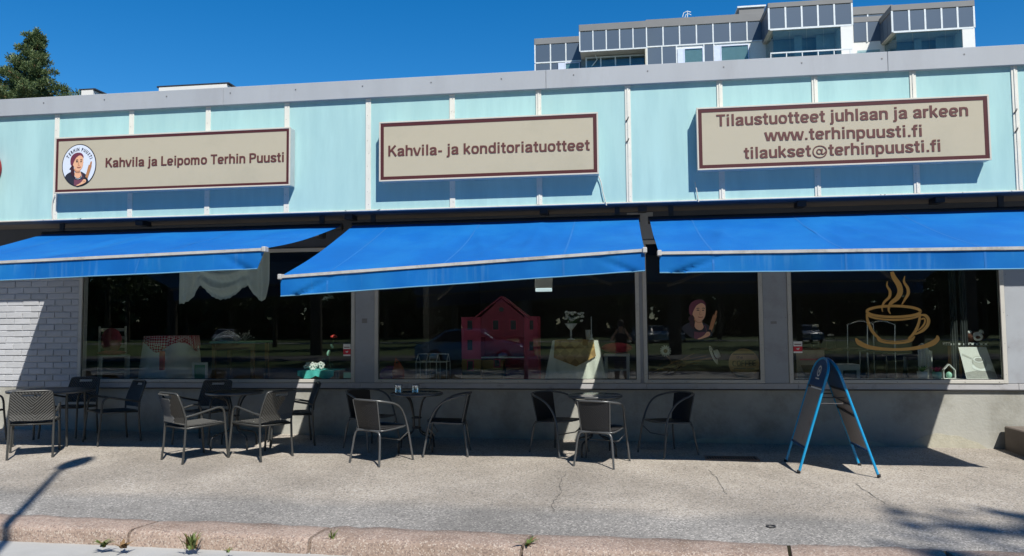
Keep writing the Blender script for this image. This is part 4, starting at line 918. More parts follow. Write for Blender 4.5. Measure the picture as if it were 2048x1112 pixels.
MB().box(x0+.05, x1-.15, YS+.01, YS+.03, z0_-2.6, z0_-1.1).build('balcony_glass', MT['apt_glass'], AP)
m = MB(); q = at(1190, 122, YS+.8); m.tube([q+Vector((0, 0, .5)), q+Vector((.15, 0, .1)), q+Vector((0, 0, -.1)), q+Vector((-.25, 0, -.4))], .04, 6); m.build('lamp_arm', MT['apt_strip'], AP)
# left wing set back
xl_, xr_ = at(1070, 100, YL).x, at(1162, 95, YL).x; zc2 = at(1115, 87.5, YL).z; zt2 = at(1115, 75, YL).z; zb2 = at(1115, 124, YL).z
apt_block(xl_, xr_+.5, YL, zt2, zc2, [(zb2, zc2), (zb2-2.6, zb2-.05)], [at(1101, 105, YL).x, at(1131.8, 105, YL).x], 9)
apt_window(at(1130, 135, YL).x, at(1160, 135, YL).x, YL-.08, zb2-2.4, zb2-.12, shut=.5)
# balcony bays
def bay(xa, xb, zcp, zpn, ztp, seams, rail):
    X0, X1 = xa, xb
    MB().cbox(X0-.06, X1+.06, YB-.06, YM+3, zcp+.002, ztp, .02).build('roof_edge', MT['apt_cap'], AP)
    MB().box(X0+.03, X1-.03, YB+.03, YM+2, zpn-.03, zcp).build('bay_wall', MT['apt_soffit'], AP)
    e = [X0]+seams+[X1]
    for a, b in zip(e[:-1], e[1:]): MB().box(a+.06, b-.06, YB-.02, YB+.028, zpn+.08, zcp-.04).build('panel', MT['apt_panel'], AP)
    for x in e: MB().box(x-.055, x+.055, YB-.045, YB+.028, zpn, zcp).build('panel_strip', MT['apt_strip'], AP)
    MB().box(X0+.055, X1-.055, YB-.042, YB+.028, zpn-.06, zpn+.06).build('panel_strip', MT['apt_strip'], AP)
    n = 3
    for k in range(n):
        y0_, y1_ = YB+.08+(YM-YB-.1)*k/n, YB+.02+(YM-YB-.1)*(k+1)/n
        for xx in (X0, X1): MB().box(xx-.02 if xx == X0 else xx-.028, xx+.028 if xx == X0 else xx+.02, y0_, y1_, zpn+.05, zcp-.04).build('panel', MT['apt_panel'] if xx == X0 else MT['apt_white'], AP)
    MB().box(X1-.75, X1-.0, YB-.03, YM+.0, zpn-3.2, zpn-.031).build('pier', MT['apt_white'], AP)
    for k in range(4):
        a, b = X0+.25+(X1-1.0-X0)*k/4, X0+.25+(X1-1.0-X0)*(k+1)/4
        MB().box(a+.01, b-.01, YB+.05, YB+.07, zpn-3.2, zpn-.06).build('balcony_glass', MT['apt_glass'], AP)
    MB().box(X0+.23, X0+.25, YB+.07, YM, zpn-3.2, zpn-.06).build('balcony_glass', MT['apt_glass'], AP)
    MB().box(X0+.3, X1-.8, YB+1.9, YB+2.0, zpn-3.2, zpn-.06).build('balcony_back', MT['apt_room'], AP)
    for a, b in ((.35, .5), (.62, .9)): MB().box(X0+(X1-X0)*a, X0+(X1-X0)*b-.3, YB+1.2, YB+1.23, zpn-3.1, zpn-.1).build('balcony_curtain', MT['blind'], AP)
    if rail:
        zr_ = zpn-1.75
        m = MB(); m.box(X0-.05, X1-.2, YB-.45, YB-.38, zr_-.05, zr_+.03); m.box(X0-.05, X1-.2, YB-.45, YB+.0, zr_-.55, zr_-.45)
        for k in range(6): x = X0-.02+(X1-X0-.3)*k/5; m.box(x-.03, x+.03, YB-.44, YB-.39, zr_-.45, zr_-.05)
        m.build('railing', MT['apt_strip'], AP); MB().box(X0-.05, X1, YB-.46, YB, zr_-.75, zr_-.56).build('balcony_edge', MT['dark_metal'], AP)
r1 = rect(1537.5, 12, 1704, 54.5, YB); zc_ = at(1620, 11.5, YB).z; zp_ = at(1620, 55, YB).z
bay(r1[0], r1[1], zc_, zp_, at(1620, 1.5, YB).z, [at(x, 35, YB).x for x in (1570.8, 1603.3, 1635.7, 1668.5)], True)
r2 = rect(1784, 20, 1948, 60, YB); zc_ = at(1866, 17.5, YB).z; zp_ = at(1866, 60, YB).z
bay(r2[0], r2[1], zc_, zp_, at(1866, 5.5, YB).z, [at(x, 40, YB).x for x in (1818, 1850, 1883, 1915)], False)
# wall between the bays
xa, xb = r1[1], r2[0]+2.5; zc3 = at(1735, 47.5, YM-.01).z; zb3 = at(1735, 87, YM-.01).z
for a, b in ((at(1706, 70, YM-.3).x, at(1734, 70, YM-.3).x), (at(1734, 70, YM-.3).x, at(1765, 70, YM-.3).x), (at(1765, 70, YM-.3).x, at(1796, 70, YM-.3).x)):
    MB().box(a+.05, b-.05, YM-.32, YM-.28, zb3+.05, zc3).build('panel', MT['apt_panel'], AP); MB().box(b-.045, b+.045, YM-.345, YM-.28, zb3, zc3).build('panel_strip', MT['apt_strip'], AP)
MB().box(xa, xb, YM-.28, YM+9, 0, zc3).build('wall', MT['apt_white'], AP); MB().cbox(xa, xb, YM-.34, YM+9, zc3+.002, at(1735, 36.5, YM).z, .02).build('roof_edge', MT['apt_cap'], AP)
MB().box(at(1715, 110, YM-.4).x, at(1760, 110, YM-.4).x, YM-.42, YM-.346, zb3-2, zb3-.6).build('balcony_glass', MT['apt_glass'], AP)
MB().box(r2[0], r2[1]-.8, YM-.2, YM+8, 0, zc3).build('wall', MT['apt_soffit'], AP)
# stair head and antenna
a, b = at(1478, 20, YM+2).x, at(1528, 15, YM+2).x; zt3 = at(1500, 12, YM+2).z
MB().box(a, b, YM+2, YM+6, zt_-.5, zt3-.12).build('roof_house', MT['apt_cap'], AP); MB().box(a-.12, b+.12, YM+1.9, YM+6.1, zt3-.118, zt3).build('roof_house_lid', MT['apt_strip'], AP)
q = at(1375, 36, YM+.3); m = MB(); m.tube([q, q+Vector((0, 0, .45))], .03, 6); m.tube([q+Vector((-.35, 0, .1)), q+Vector((-.25, 0, .4)), q+Vector((0, 0, .5)), q+Vector((.25, 0, .4))], .035, 6); m.tube([q+Vector((-.2, 0, .0)), q+Vector((-.1, 0, .25)), q+Vector((.1, 0, .3)), q+Vector((.25, 0, .2))], .03, 6)
m.build('antenna', MT['apt_strip'], AP)

# ------------------------------------------------------------------ behind the shop windows
FZ = .74
add('shirt_dark', (.035, .04, .04), .9); add('wood_white', (.55, .56, .52), .5); add('wood_brown', (.22, .12, .05), .5, var=.2, scale=8); add('green_top', (.10, .26, .17), .5); add('cloth_white', (.76, .78, .74), .9, var=.06)
add('pink_cloth', (.42, .08, .11), .9, var=.25, scale=30); add('pink_light', (.62, .16, .14), .6); add('turquoise_cloth', (.10, .55, .50), .9); add('lace', (.66, .64, .56), .9, var=.12, scale=60)
add('house_pink', (.50, .06, .11), .7, var=.08); add('house_red', (.32, .04, .07), .7); add('house_ochre', (.34, .19, .05), .7); add('petal_red', (.60, .05, .04), .5, var=.2, scale=40); add('petal_white', (.75, .74, .70), .6)
add('stem_green', (.10, .20, .06), .6); add('red_cushion', (.42, .02, .035), .9); add('magenta', (.35, .02, .14), .8); add('orange_paper', (.55, .12, .04), .8); add('purple_paper', (.14, .02, .16), .8)
add('wood_slice', (.36, .21, .09), .7, var=.2, scale=12); add('wood_dark', (.05, .025, .012), .6); add('photo_paper', (.62, .60, .55), .5, var=.04); add('photo_dark', (.30, .28, .25), .5, var=.3, scale=30); add('photo_mid', (.45, .43, .38), .5)
add('sticker_red', (.62, .02, .04), .4); add('succulent', (.45, .03, .12), .5); add('cream_poster', (.42, .30, .20), .6, var=.2, scale=10); add('fur_white', (.72, .70, .66), .95); add('fur_brown', (.10, .035, .02), .95); add('mint', (.30, .55, .42), .6)
def check_mat(name, c1, c2, sc, rot=0.):
    m = bpy.data.materials.new(name); m.use_nodes = True; nt = m.node_tree; b = nt.nodes['Principled BSDF']; b.inputs['Roughness'].default_value = .9
    tc = node(nt, 'ShaderNodeTexCoord'); mp = node(nt, 'ShaderNodeMapping'); mp.inputs['Rotation'].default_value = (0, rot, 0); k = node(nt, 'ShaderNodeTexChecker'); k.inputs['Scale'].default_value = sc; k.inputs['Color1'].default_value = (*c1, 1); k.inputs['Color2'].default_value = (*c2, 1)
    nt.links.new(tc.outputs['Object'], mp.inputs[0]); nt.links.new(mp.outputs[0], k.inputs['Vector']); nt.links.new(k.outputs[0], b.inputs['Base Color']); MT[name] = m
check_mat('check_red', (.42, .02, .05), (.62, .50, .48), 36, .78); check_mat('check_beige', (.46, .28, .10), (.30, .17, .06), 11, .78); check_mat('check_black', (.03, .03, .03), (.6, .6, .58), 40)
def indoor_chair(x, y, rz, label, cush):
    t = local('white_chair', label, 'chair', (x, y, FZ), rz, 'white wooden chairs inside'); w = MT['wood_white']
    for s in (-1, 1):
        MB().bar((s*.18, .18, 0), (s*.18, .18, .40), .035, .035).build('leg', w, t); m = MB(); m.bar((s*.18, -.18, 0), (s*.18, -.18, .42), .035, .035); m.bar((s*.18, -.18, .42), (s*.175, -.25, .85), .035, .03); m.build('leg', w, t)
    MB().cbox(-.20, .20, -.20, .21, .40, .43, .006).build('seat', w, t); m = MB(); m.box(-.16, .16, .17, .19, .17, .195); m.box(-.16, .16, -.19, -.17, .17, .195); m.build('stretcher', w, t)
    for z in (.55, .68, .80): MB().bar((-.165, -.19-.07*(z-.42)/.43, z), (.165, -.19-.07*(z-.42)/.43, z), .015, .05).build('slat', w, t)
    return t
p = at(219, 700, .75); c1 = indoor_chair(p.x, .85, R(-140), 'white wooden chair with pink striped cushions in the first window', 1)
m = MB(); q = Vector((p.x-.02, .83, FZ+.44)); m.ell(q+Vector((0, 0, .02)), .2, .2, .035, 14, 6); m.ell(q+Vector((-.06, .07, .20)), .17, .07, .19, 14, 8)
tag(m.build('cushion', MT['pink_cloth'], None, tuple(q)), 'pink striped cushion lying on the white chair', 'cushion')
# table under a white cloth with a red check topper
a, b = at(284, 675, .95), at(388, 675, .95); cx = (a.x+b.x)/2; tr = (b.x-a.x)/2*.93; ztb = FZ+.70
t = thing('cloth_table', 'table under a long white cloth with a red checked topper', 'table', (cx, 1.05, FZ)); m = MB(); n = 64
def cl(u, v): a_ = 2*pi*u; r_ = tr*(1+.16*v+.05*v*sin(9*a_)+.03*v*sin(5*a_+1)); return (cx+r_*cos(a_), 1.05+r_*sin(a_)*.9, ztb-.69*v)
m.grid(cl, n, 8); m.disc((cx, 1.05, ztb), tr, n, sy=.9); m.build('tablecloth', MT['cloth_white'], t)
def tp_(u, v): a_ = 2*pi*u; k = .10+.14*abs(cos(2*a_))**3; r_ = tr*1.015*(1+.05*v); return (cx+r_*cos(a_), 1.05+r_*sin(a_)*.9, ztb+.004-k*v)
m = MB().grid(tp_, n, 4); m.disc((cx, 1.05, ztb+.004), tr*1.015, n, sy=.9); m.build('check_topper', MT['check_red'], t)
p = at(318, 702, .5); q = at(319, 741, .5); m = MB(); m.cbox(p.x-.038, p.x+.038, .56, .60, q.z, p.z, .01); tag(m.build('ribbon_bow', MT['pink_light'], None, (p.x, .58, q.z)), 'pink ribbon strip hanging before the white table cloth', 'ribbon')
# picture frame
a, b = at(385, 725, .3), at(415, 756, .3); t = thing('picture_frame', 'small white empty picture frame standing behind the first window', 'picture frame', ((a.x+b.x)/2, .3, FZ)); m = MB(); f = .032; z0, z1 = FZ+.002, a.z
m.box(a.x, a.x+f, .29, .31, z0, z1); m.box(b.x-f, b.x, .29, .31, z0, z1); m.box(a.x+f, b.x-f, .29, .31, z1-f, z1); m.box(a.x+f, b.x-f, .29, .31, z0, z0+f); m.build('frame', MT['wood_white'], t); MB().box(a.x+f, b.x-f, .302, .308, z0+f, z1-f).build('backing', MT['green_top'], t)
# green table with brown legs
a, b = at(420, 683, .8), at(512, 683, .8); t = thing('green_table', 'green topped table on brown wooden legs in the first window', 'table', ((a.x+b.x)/2, 1., FZ)); zt = a.z
MB().cbox(a.x, b.x, .78, 1.35, zt-.03, zt, .006).build('table_top', MT['green_top'], t); m = MB(); m.box(a.x+.03, b.x-.03, .82, .84, zt-.12, zt-.032); m.build('apron', MT['wood_brown'], t)
for x in (a.x+.05, b.x-.06):
    for y in (.83, 1.28): MB().box(x-.025, x+.025, y-.02, y+.02, FZ, zt-.031).build('leg', MT['wood_brown'], t)
q = Vector(((at(450, 683, .9)).x, .98, zt)); t = thing('bread_basket', 'silvery domed wire basket on the green table', 'basket', tuple(q))
for k in range(9):
    aa = -.5+k*.125; m = MB(); m.tube([q+Vector((.17*cos(pi*i/12), aa*.22, .145*sin(pi*i/12)*math.sqrt(max(.05, 1-(aa*1.7)**2))+.006)) for i in range(13)], .0045, 5); m.build('rib', MT['steel'], t)
m = MB(); m.lathe([(0, 0), (.15, 0), (.175, .012), (.15, .012), (0, .008)], q, 24, sy=.7); m.build('tray', MT['steel'], t)
q = Vector((at(484, 683, .9).x, .98, zt)); t = thing('small_plant', 'small grey spotted bunch beside the wire basket', 'dried flowers', tuple(q)); rr = random.Random(5); m = MB()
for k in range(26): e = q+Vector((rr.gauss(0, .05), rr.gauss(0, .03), rr.uniform(.05, .13))); m.tube([q, e], .002, 4, caps=False); m.ell(e, .012, .012, .012, 6, 4)
m.build('flower_heads', MT['photo_mid'], t)
# curtain swag
prof = [(358, 608), (366, 609), (378, 603), (392, 585), (400, 572), (412, 583), (425, 595), (440, 601), (458, 598), (475, 586), (488, 575), (494, 572), (503, 582), (515, 600), (524, 604), (531, 600), (537, 560)]
Yc = .22; t = thing('curtain', 'pale swagged lace curtain hanging at the top of the first window', 'curtain', (at(447, 600, Yc).x, Yc, 2.62))
PX_ = [at(x, y, Yc) for x, y in prof]; xs_ = [p.x for p in PX_]; zs_ = [p.z for p in PX_]; xa, xb = xs_[0], xs_[-1]
def cur(u, v):
    x = xa+(xb-xa)*u; zb_ = float(np.interp(x, xs_, zs_))+.012*abs(sin(u*60)); z = 2.62+(zb_-2.62)*v; mid = math.exp(-((u-.48)/.24)**2)
    fold = .03*(1-mid)*sin(u*52)+.04*mid*sin(v*22-14*(u-.48)**2); return (x, Yc+fold, z)
MB().grid(cur, 150, 60).build('cloth', MT['cloth_white'], t); MB().tube([(xa-.1, Yc, 2.625), (xb+.1, Yc, 2.625)], .012, 8).build('rail', MT['wood_white'], t)
# rose table
a, b = at(598, 742, .18), at(668, 742, .18); zt = at(640, 741, .25).z; t = thing('turquoise_table', 'small table with turquoise cloth, lit by the strip of sun', 'table', ((a.x+b.x)/2, .4, FZ))
MB().cbox(a.x, b.x, .16, .62, zt-.02, zt, .005).build('table_top', MT['wood_white'], t)
def tq(u, v):
    x = a.x-.01+(b.x-a.x+.02)*u
    return (x, .155-.004*v+.01*v*sin(u*23), zt+.003-.11*v*(.6+.4*abs(sin(u*3.1*2))))
m = MB().grid(tq, 40, 4); m.box(a.x-.01, b.x+.01, .155, .63, zt+.0005, zt+.003); m.build('cloth', MT['turquoise_cloth'], t)
for x in (a.x+.04, b.x-.04): MB().box(x-.018, x+.018, .4, .44, FZ, zt-.021).build('leg', MT['wood_white'], t)
q = Vector((at(660, 735, .28).x, .30, zt+.003)); t = thing('rose_vase', 'single red rose on a long stem in a small glass vase', 'rose', tuple(q)); tp0 = at(667, 673, .28)
m = MB(); m.lathe([(.02, 0), (.038, .02), (.04, .06), (.02, .09), (.018, .11)], q, 16); m.build('vase', MT['glass'], t)
P = spline([q+Vector((0, 0, .03)), q+Vector((-.02, 0, .15)), q+Vector((.0, 0, .26)), Vector((tp0.x, .30, tp0.z-.02))], 5); MB().tube(P, .004, 6).build('stem', MT['stem_green'], t); rr = random.Random(2); m = MB()
for k in range(16): aa = k*2.4; r_ = .006+.0022*k; m.ell((tp0.x+r_*cos(aa), .30+r_*sin(aa), tp0.z+.012-.0012*k), .018, .018, .014, 8, 5)
m.build('flower', MT['petal_red'], t); m = MB(); l_ = at(656, 706, .28); m.ell((l_.x, .30, l_.z), .026, .006, .042, 10, 6, Matrix.Rotation(.4, 3, 'Y')); m.ell((l_.x+.05, .30, l_.z+.09), .018, .005, .03, 8, 5, Matrix.Rotation(-.6, 3, 'Y')); m.build('leaf', MT['mint'], t)
q = Vector((at(626, 738, .25).x, .26, zt+.003)); t = thing('white_blossoms', 'heap of white paper blossoms on the turquoise cloth', 'flowers', tuple(q))
for k in range(14):
    m = MB(); c = q+Vector((rr.uniform(-.11, .11), rr.uniform(-.05, .05), .03+rr.uniform(0, .07)))
    for j in range(5): aa = j*1.256+k; m.ell(c+Vector((.022*cos(aa), .012*sin(aa), .018*sin(aa))), .018, .006, .015, 7, 4)
    m.build('blossom', MT['petal_white'], t)
m = MB(); c = Vector((at(645, 735, .3).x, .34, zt+.003)); m.lathe([(.0, 0), (.04, .0), (.045, .01), (.03, .05), (.035, .11), (.05, .12), (.02, .14), (.008, .16), (0, .165)], c, 18); tag(m.build('lidded_jar', MT['glass'], None, tuple(c)), 'small lidded glass jar behind the white blossoms', 'jar')
# stickers on the panes
def sticker(x0, y0, x1, y1, lb):
    a, b = at(x0, y0, -.007), at(x1, y1, -.007); t = thing('pane_sticker', lb, 'sticker', ((a.x+b.x)/2, -.005, b.z)); zm = a.z-(a.z-b.z)*.42
    MB().box(a.x, b.x, -.0065, -.0048, zm, a.z).build('white_part', MT['petal_white'], t); MB().box(a.x, b.x, -.0065, -.0048, b.z+.02, zm-.0005).build('red_part', MT['sticker_red'], t); MB().box(a.x, b.x, -.0065, -.0048, b.z, b.z+.0195).build('foot_strip', MT['petal_white'], t)
    MB().box(a.x+.012, b.x-.012, -.0075, -.0068, zm+.018, zm+.028).build('text_line', MT['text_brown'], t); m = MB(); xc_ = (a.x+b.x)/2; zc_ = (zm+b.z+.02)/2; m.poly([(xc_-.02, zc_+.004), (xc_+.02, zc_+.012), (xc_+.01, zc_-.012), (xc_-.012, zc_-.008)], -.0075, -.0068); m.build('mark', MT['petal_white'], t)
sticker(686.5, 688, 701, 712, 'red and white sticker in the lower right corner of the first window'); sticker(1586.5, 683, 1605, 706, 'red and white sticker in the lower left corner of the last window')
a, b = at(687, 745, -.006), at(702, 756, -.006); MBc = MB().box(a.x, b.x, -.0065, -.0048, b.z+.0, a.z); tag(MBc.build('pane_notice', MT['mint'], None, ((a.x+b.x)/2, -.005, b.z)), 'tiny pale notice at the bottom corner of the first window', 'notice')
# pink doll house
YD = .55; D = lambda x, y: (at(x, y, YD).x, at(x, y, YD).z); t = thing('doll_house', 'tall pink doll house with a gable and dark little windows', 'doll house', (D(1000, 750)[0], YD, FZ))
zt_l = D(943, 634)[1]; xl0, xl1 = D(923, 700)[0], D(962, 700)[0]; xr0, xr1 = D(1048, 700)[0], D(1076, 700)[0]; ze = D(1003, 634)[1]; zap = D(1003, 597)[1]; xm = D(1003, 600)[0]; zo = D(940, 718)[1]
MB().cbox(xl0, xl1, YD, YD+.35, zo, zt_l, .004).build('left_wing', MT['house_pink'], t); MB().cbox(xl0, xl1, YD, YD+.35, FZ+.002, zo-.002, .004).build('ground_floor', MT['house_ochre'], t)
MB().cbox(xr0, xr1, YD, YD+.35, FZ+.002, zt_l, .004).build('right_wing', MT['house_pink'], t)
zmid = D(1003, 673)[1]; m = MB(); m.poly([(xl1+.002, zmid), (xr0-.002, zmid), (xr0-.002, ze), (xm, zap), (xl1+.002, ze)], YD-.02, YD+.35); m.build('gable_block', MT['house_red'], t)
MB().box(xl1+.002, xr0-.002, YD+.30, YD+.35, FZ+.002, zmid-.002).build('back_wall', MT['house_pink'], t); MB().box(xl1+.002, xr0-.002, YD, YD+.29, D(1003, 716)[1], D(1003, 714)[1]).build('floor_board', MT['wood_white'], t)
m = MB(); m.box(xl1+.01, D(1005, 740)[0], YD+.05, YD+.28, FZ+.002, D(1003, 720)[1]); m.build('ground_floor', MT['house_ochre'], t)
for s, x0_, x1_ in ((-1, D(946, 637)[0], xm), (1, D(1060, 637)[0], xm)):
    MB().bar((x0_, YD+.14, ze-.03), (x1_, YD+.14, zap+.025), .36, .018).build('roof', MT['house_red'], t)
for x, y, w, h in ((940, 650, 10, 18), (940, 690, 10, 20), (941, 731, 10, 17), (992, 650, 11, 18), (1027, 650, 11, 18), (1063, 650, 7, 18), (1063, 692, 8, 18), (993, 727, 10, 13)):
    X_, Z_ = D(x, y); yy = YD-.021 if y < 660 and 965 < x < 1045 else (YD+.049 if x == 993 else YD-.001); w_, h_ = w/145/2, h/145/2; m = MB()
    m.box(X_-w_-.012, X_+w_+.012, yy-.008, yy-.0005, Z_+h_, Z_+h_+.012); m.box(X_-w_-.012, X_+w_+.012, yy-.008, yy-.0005, Z_-h_-.012, Z_-h_); m.box(X_-w_-.012, X_-w_, yy-.008, yy-.0005, Z_-h_, Z_+h_); m.box(X_+w_, X_+w_+.012, yy-.008, yy-.0005, Z_-h_, Z_+h_); wo = m.build('window', MT['house_pink'], t); MB().box(X_-w_, X_+w_, yy-.004, yy-.001, Z_-h_, Z_+h_).build('pane', MT['dark_metal'], wo)
X_, Z_ = D(1003, 619); MB().poly([(X_+.032*cos(2*pi*i/20), Z_+.032*sin(2*pi*i/20)) for i in range(20)], YD-.024, YD-.0205).build('round_window', MT['dark_metal'], t)
# mini greenhouse
Yg = .30; a, b = at(832, 752, Yg), at(893, 724, Yg); t = thing('mini_greenhouse', 'little white framed glass greenhouse left of the doll house', 'greenhouse', ((a.x+b.x)/2, Yg+.1, FZ)); x0_, x1_, zt_, zr_ = a.x, b.x, b.z, at(860, 708, Yg+.1).z; r_ = .006
P = []
for i in range(4):
    x = x0_+(x1_-x0_)*i/3; m = MB(); m.tube([(x, Yg, FZ+.004), (x, Yg, zt_), (x, Yg+.11, zr_), (x, Yg+.22, zt_), (x, Yg+.22, FZ+.004)], r_, 6); m.build('rib', MT['wood_white'], t)
for y, z in ((Yg, FZ+.006), (Yg, zt_), (Yg+.11, zr_), (Yg+.22, zt_), (Yg+.22, FZ+.006)): MB().tube([(x0_, y, z), (x1_, y, z)], r_, 6).build('rail', MT['wood_white'], t)
MB().add([(x0_, Yg, FZ+.01), (x1_, Yg, FZ+.01), (x1_, Yg, zt_), (x0_, Yg, zt_)], [(0,1,2,3)]).build('pane', MT['glass'], t); MB().add([(x0_, Yg, zt_), (x1_, Yg, zt_), (x1_, Yg+.11, zr_), (x0_, Yg+.11, zr_)], [(0,1,2,3)]).build('pane', MT['glass'], t)
m = MB(); rr = random.Random(8)
for k in range(40): blade(m, ((x0_+x1_)/2+rr.uniform(-.15, .15), Yg+.1+rr.uniform(-.06, .06), FZ+.004), rr.uniform(0, 6.3), rr.uniform(.05, .14), .6, .03)
tag(m.build('little_plants', MT['stem_green'], None, ((x0_+x1_)/2, Yg+.1, FZ)), 'tiny green plants inside the mini greenhouse', 'plants', kind='stuff')
# coloured bags
q = at(785, 752, .5); t = thing('paper_bags', 'purple and orange crumpled fabric bag left of the greenhouse', 'bag', (q.x, .55, FZ)); m = MB(); m.ell((q.x-.05, .55, FZ+.14), .15, .1, .14, 12, 8); m.build('purple_part', MT['purple_paper'], t)
m = MB(); m.ell((q.x+.08, .50, FZ+.15), .09, .07, .17, 12, 8); m.tube([(q.x+.03, .48, FZ+.25), (q.x+.06, .46, FZ+.38), (q.x+.12, .48, FZ+.3)], .012, 6); m.build('orange_part', MT['orange_paper'], t)
# lace table in the second window
a, b = at(1105, 681, .28), at(1195, 681, .28); zt = a.z; t = thing('lace_table', 'table with beige checked cloth over white lace, crossed by the sun strip', 'table', ((a.x+b.x)/2, .5, FZ)); cx = (a.x+b.x)/2; hx = (b.x-a.x)/2
def lc(u, v): e = 1+.42*v*(1 if u < .5 else 1); x = cx+hx*(2*u-1)*e; return (x, .26-.10*v+.012*v*sin(u*34), zt-.002-(zt-FZ-.01)*v)
m = MB().grid(lc, 60, 12); m.box(a.x, b.x, .26, .8, zt-.02, zt-.002)
for s in (-1, 1): m.grid(lambda u, v, s=s: (cx+s*hx*(1+.42*v), .26-.10*v+.55*u*(1), zt-.002-(zt-FZ-.01)*v), 12, 6)
m.build('lace_cloth', MT['lace'], t)
m = MB(); m.add([(a.x+.03, .252, zt+.002), (b.x-.05, .252, zt+.002), (b.x-.02, .20, zt-.20), (cx+.02, .155, zt-.33), (a.x+.02, .2, zt-.22)], [(0,4,3,2,1)]); m.box(a.x+.03, b.x-.05, .252, .75, zt, zt+.003); m.build('check_cloth', MT['check_beige'], t)
for x in (a.x+.06, b.x-.06): MB().box(x-.02, x+.02, .6, .64, FZ, zt-.021).build('leg', MT['wood_brown'], t)
q = Vector((at(1142, 680, .45).x, .47, zt+.0035)); t = thing('flower_bowl', 'bouquet of pale carnations in a white bowl on a tall foot', 'bouquet', tuple(q)); ztop = at(1142, 652, .47).z-.0
MB().lathe([(.05, 0), (.05, .01), (.012, .02), (.012, ztop-zt-.06), (.03, ztop-zt-.04), (.085, ztop-zt+.03), (.08, ztop-zt+.03), (0, ztop-zt-.03)], q, 20).build('bowl', MT['petal_white'], t)
rr = random.Random(4); m = MB(); m2 = MB()
for k in range(22):
    e = Vector((q.x, q.y, ztop+.02))+Vector((rr.gauss(0, .065), rr.gauss(0, .04), rr.uniform(.03, .17))); m.tube([(q.x, q.y, ztop), e], .003, 4, caps=False)
    for j in range(4): m2.ell(e+Vector((rr.gauss(0, .009), rr.gauss(0, .009), rr.gauss(0, .006))), .016, .016, .012, 7, 4)
m.build('stems', MT['stem_green'], t); tag(m2.build('flower_heads', MT['petal_white'], t), kind='stuff')
q = Vector((at(1176, 680, .42).x, .44, zt+.0035)); t = thing('cup', 'pale paper cup standing on the beige checked cloth', 'cup', tuple(q)); MB().lathe([(0, 0), (.025, 0), (.036, .13), (.033, .13), (.023, .008)], q, 18).build('cup_body', MT['photo_paper'], t)
q = Vector((at(1183, 681, .27).x, .285, zt+.0035)); t = thing('candle_stick', 'thin white candle stick at the sunlit table corner', 'candle', tuple(q)); MB().lathe([(0, 0), (.03, 0), (.03, .012), (.012, .025), (.012, .07), (.0, .075)], q, 14).build('holder', MT['petal_white'], t); MB().lathe([(.0055, .075), (.005, .30), (0, .302)], q, 8).build('candle', MT['petal_white'], t)
p = at(1234, 720, .7); t = thing('stool', 'white wooden stool with a round red cushion at the right of the second window', 'stool', (p.x, .8, FZ))
MB().cbox(p.x-.17, p.x+.17, .63, .97, FZ+.39, FZ+.425, .006).build('seat', MT['wood_white'], t)
for x in (p.x-.145, p.x+.145):
    for y in (.655, .945): MB().box(x-.02, x+.02, y-.02, y+.02, FZ, FZ+.389).build('leg', MT['wood_white'], t)
MB().box(p.x-.125, p.x+.125, .645, .665, FZ+.2, FZ+.225).build('stretcher', MT['wood_white'], t)
m = MB(); m.ell((p.x, .80, FZ+.50), .21, .2, .07, 20, 8); tag(m.build('cushion', MT['red_cushion'], None, (p.x, .80, FZ+.43)), 'round red cushion on the white stool', 'cushion')
# ceiling tube light
a, b = at(1070, 580, 3.2), at(1105, 577, 3.2); lt = bpy.data.materials.new('lit_tube'); lt.use_nodes = True; lt.node_tree.nodes['Principled BSDF'].inputs['Emission Color'].default_value = (.8, .95, 1, 1); lt.node_tree.nodes['Principled BSDF'].inputs['Emission Strength'].default_value = .6; MT['lit_tube'] = lt
t = thing('tube_light', 'lit white tube light on the dark ceiling inside', 'ceiling light', ((a.x+b.x)/2, 3.2, 3.1)); MB().cbox(a.x, b.x, 3.17, 3.25, a.z+.03, 3.099, .005).build('housing', MT['white_paint'], t); MB().tube([(a.x+.01, 3.2, a.z), (b.x-.01, 3.2, a.z)], .03, 10).build('tube', lt, t)
# added row of unseen glowing tubes that brightens the window displays
add('tube_off', (.7, .7, .7), .4); tm = bpy.data.materials.new('fill_tube_glow'); tm.use_nodes = True; _p = tm.node_tree.nodes['Principled BSDF']; _p.inputs['Emission Color'].default_value = (1, .93, .82, 1); _p.inputs['Emission Strength'].default_value = 9
cl0 = local('added_fill_tube', 'added warm fill tube above the displays, unseen behind the awnings', 'ceiling light', (-6.2, 1.5, 3.095), 0, 'added fill tubes over the displays'); MB().box(-.62, .62, -.05, .05, -.03, 0).build('housing', MT['white_paint'], cl0); MB().tube([(-.6, 0, -.05), (.6, 0, -.05)], .018, 8).build('tube', tm, cl0)
for x_ in (-4.3, -2.2, -.6, 1.0, 2.9, 4.2): copy_tree(cl0, (x_, 1.5, 3.095))
# decal of the baker on the third window
tb = thing('window_decal', 'painted decal of the smiling baker woman with rolling pin', 'window decal', (at(1400, 640, -.01).x, -.0055, at(1400, 677, -.01).z))
dm = lambda u, v: (at(1378+(u-260)*.121, 600+(v-310)*.118, -.008).x, at(1378+(u-260)*.121, 600+(v-310)*.118, -.008).z); baker(dm, -.0055, .0006, tb, .121/158)
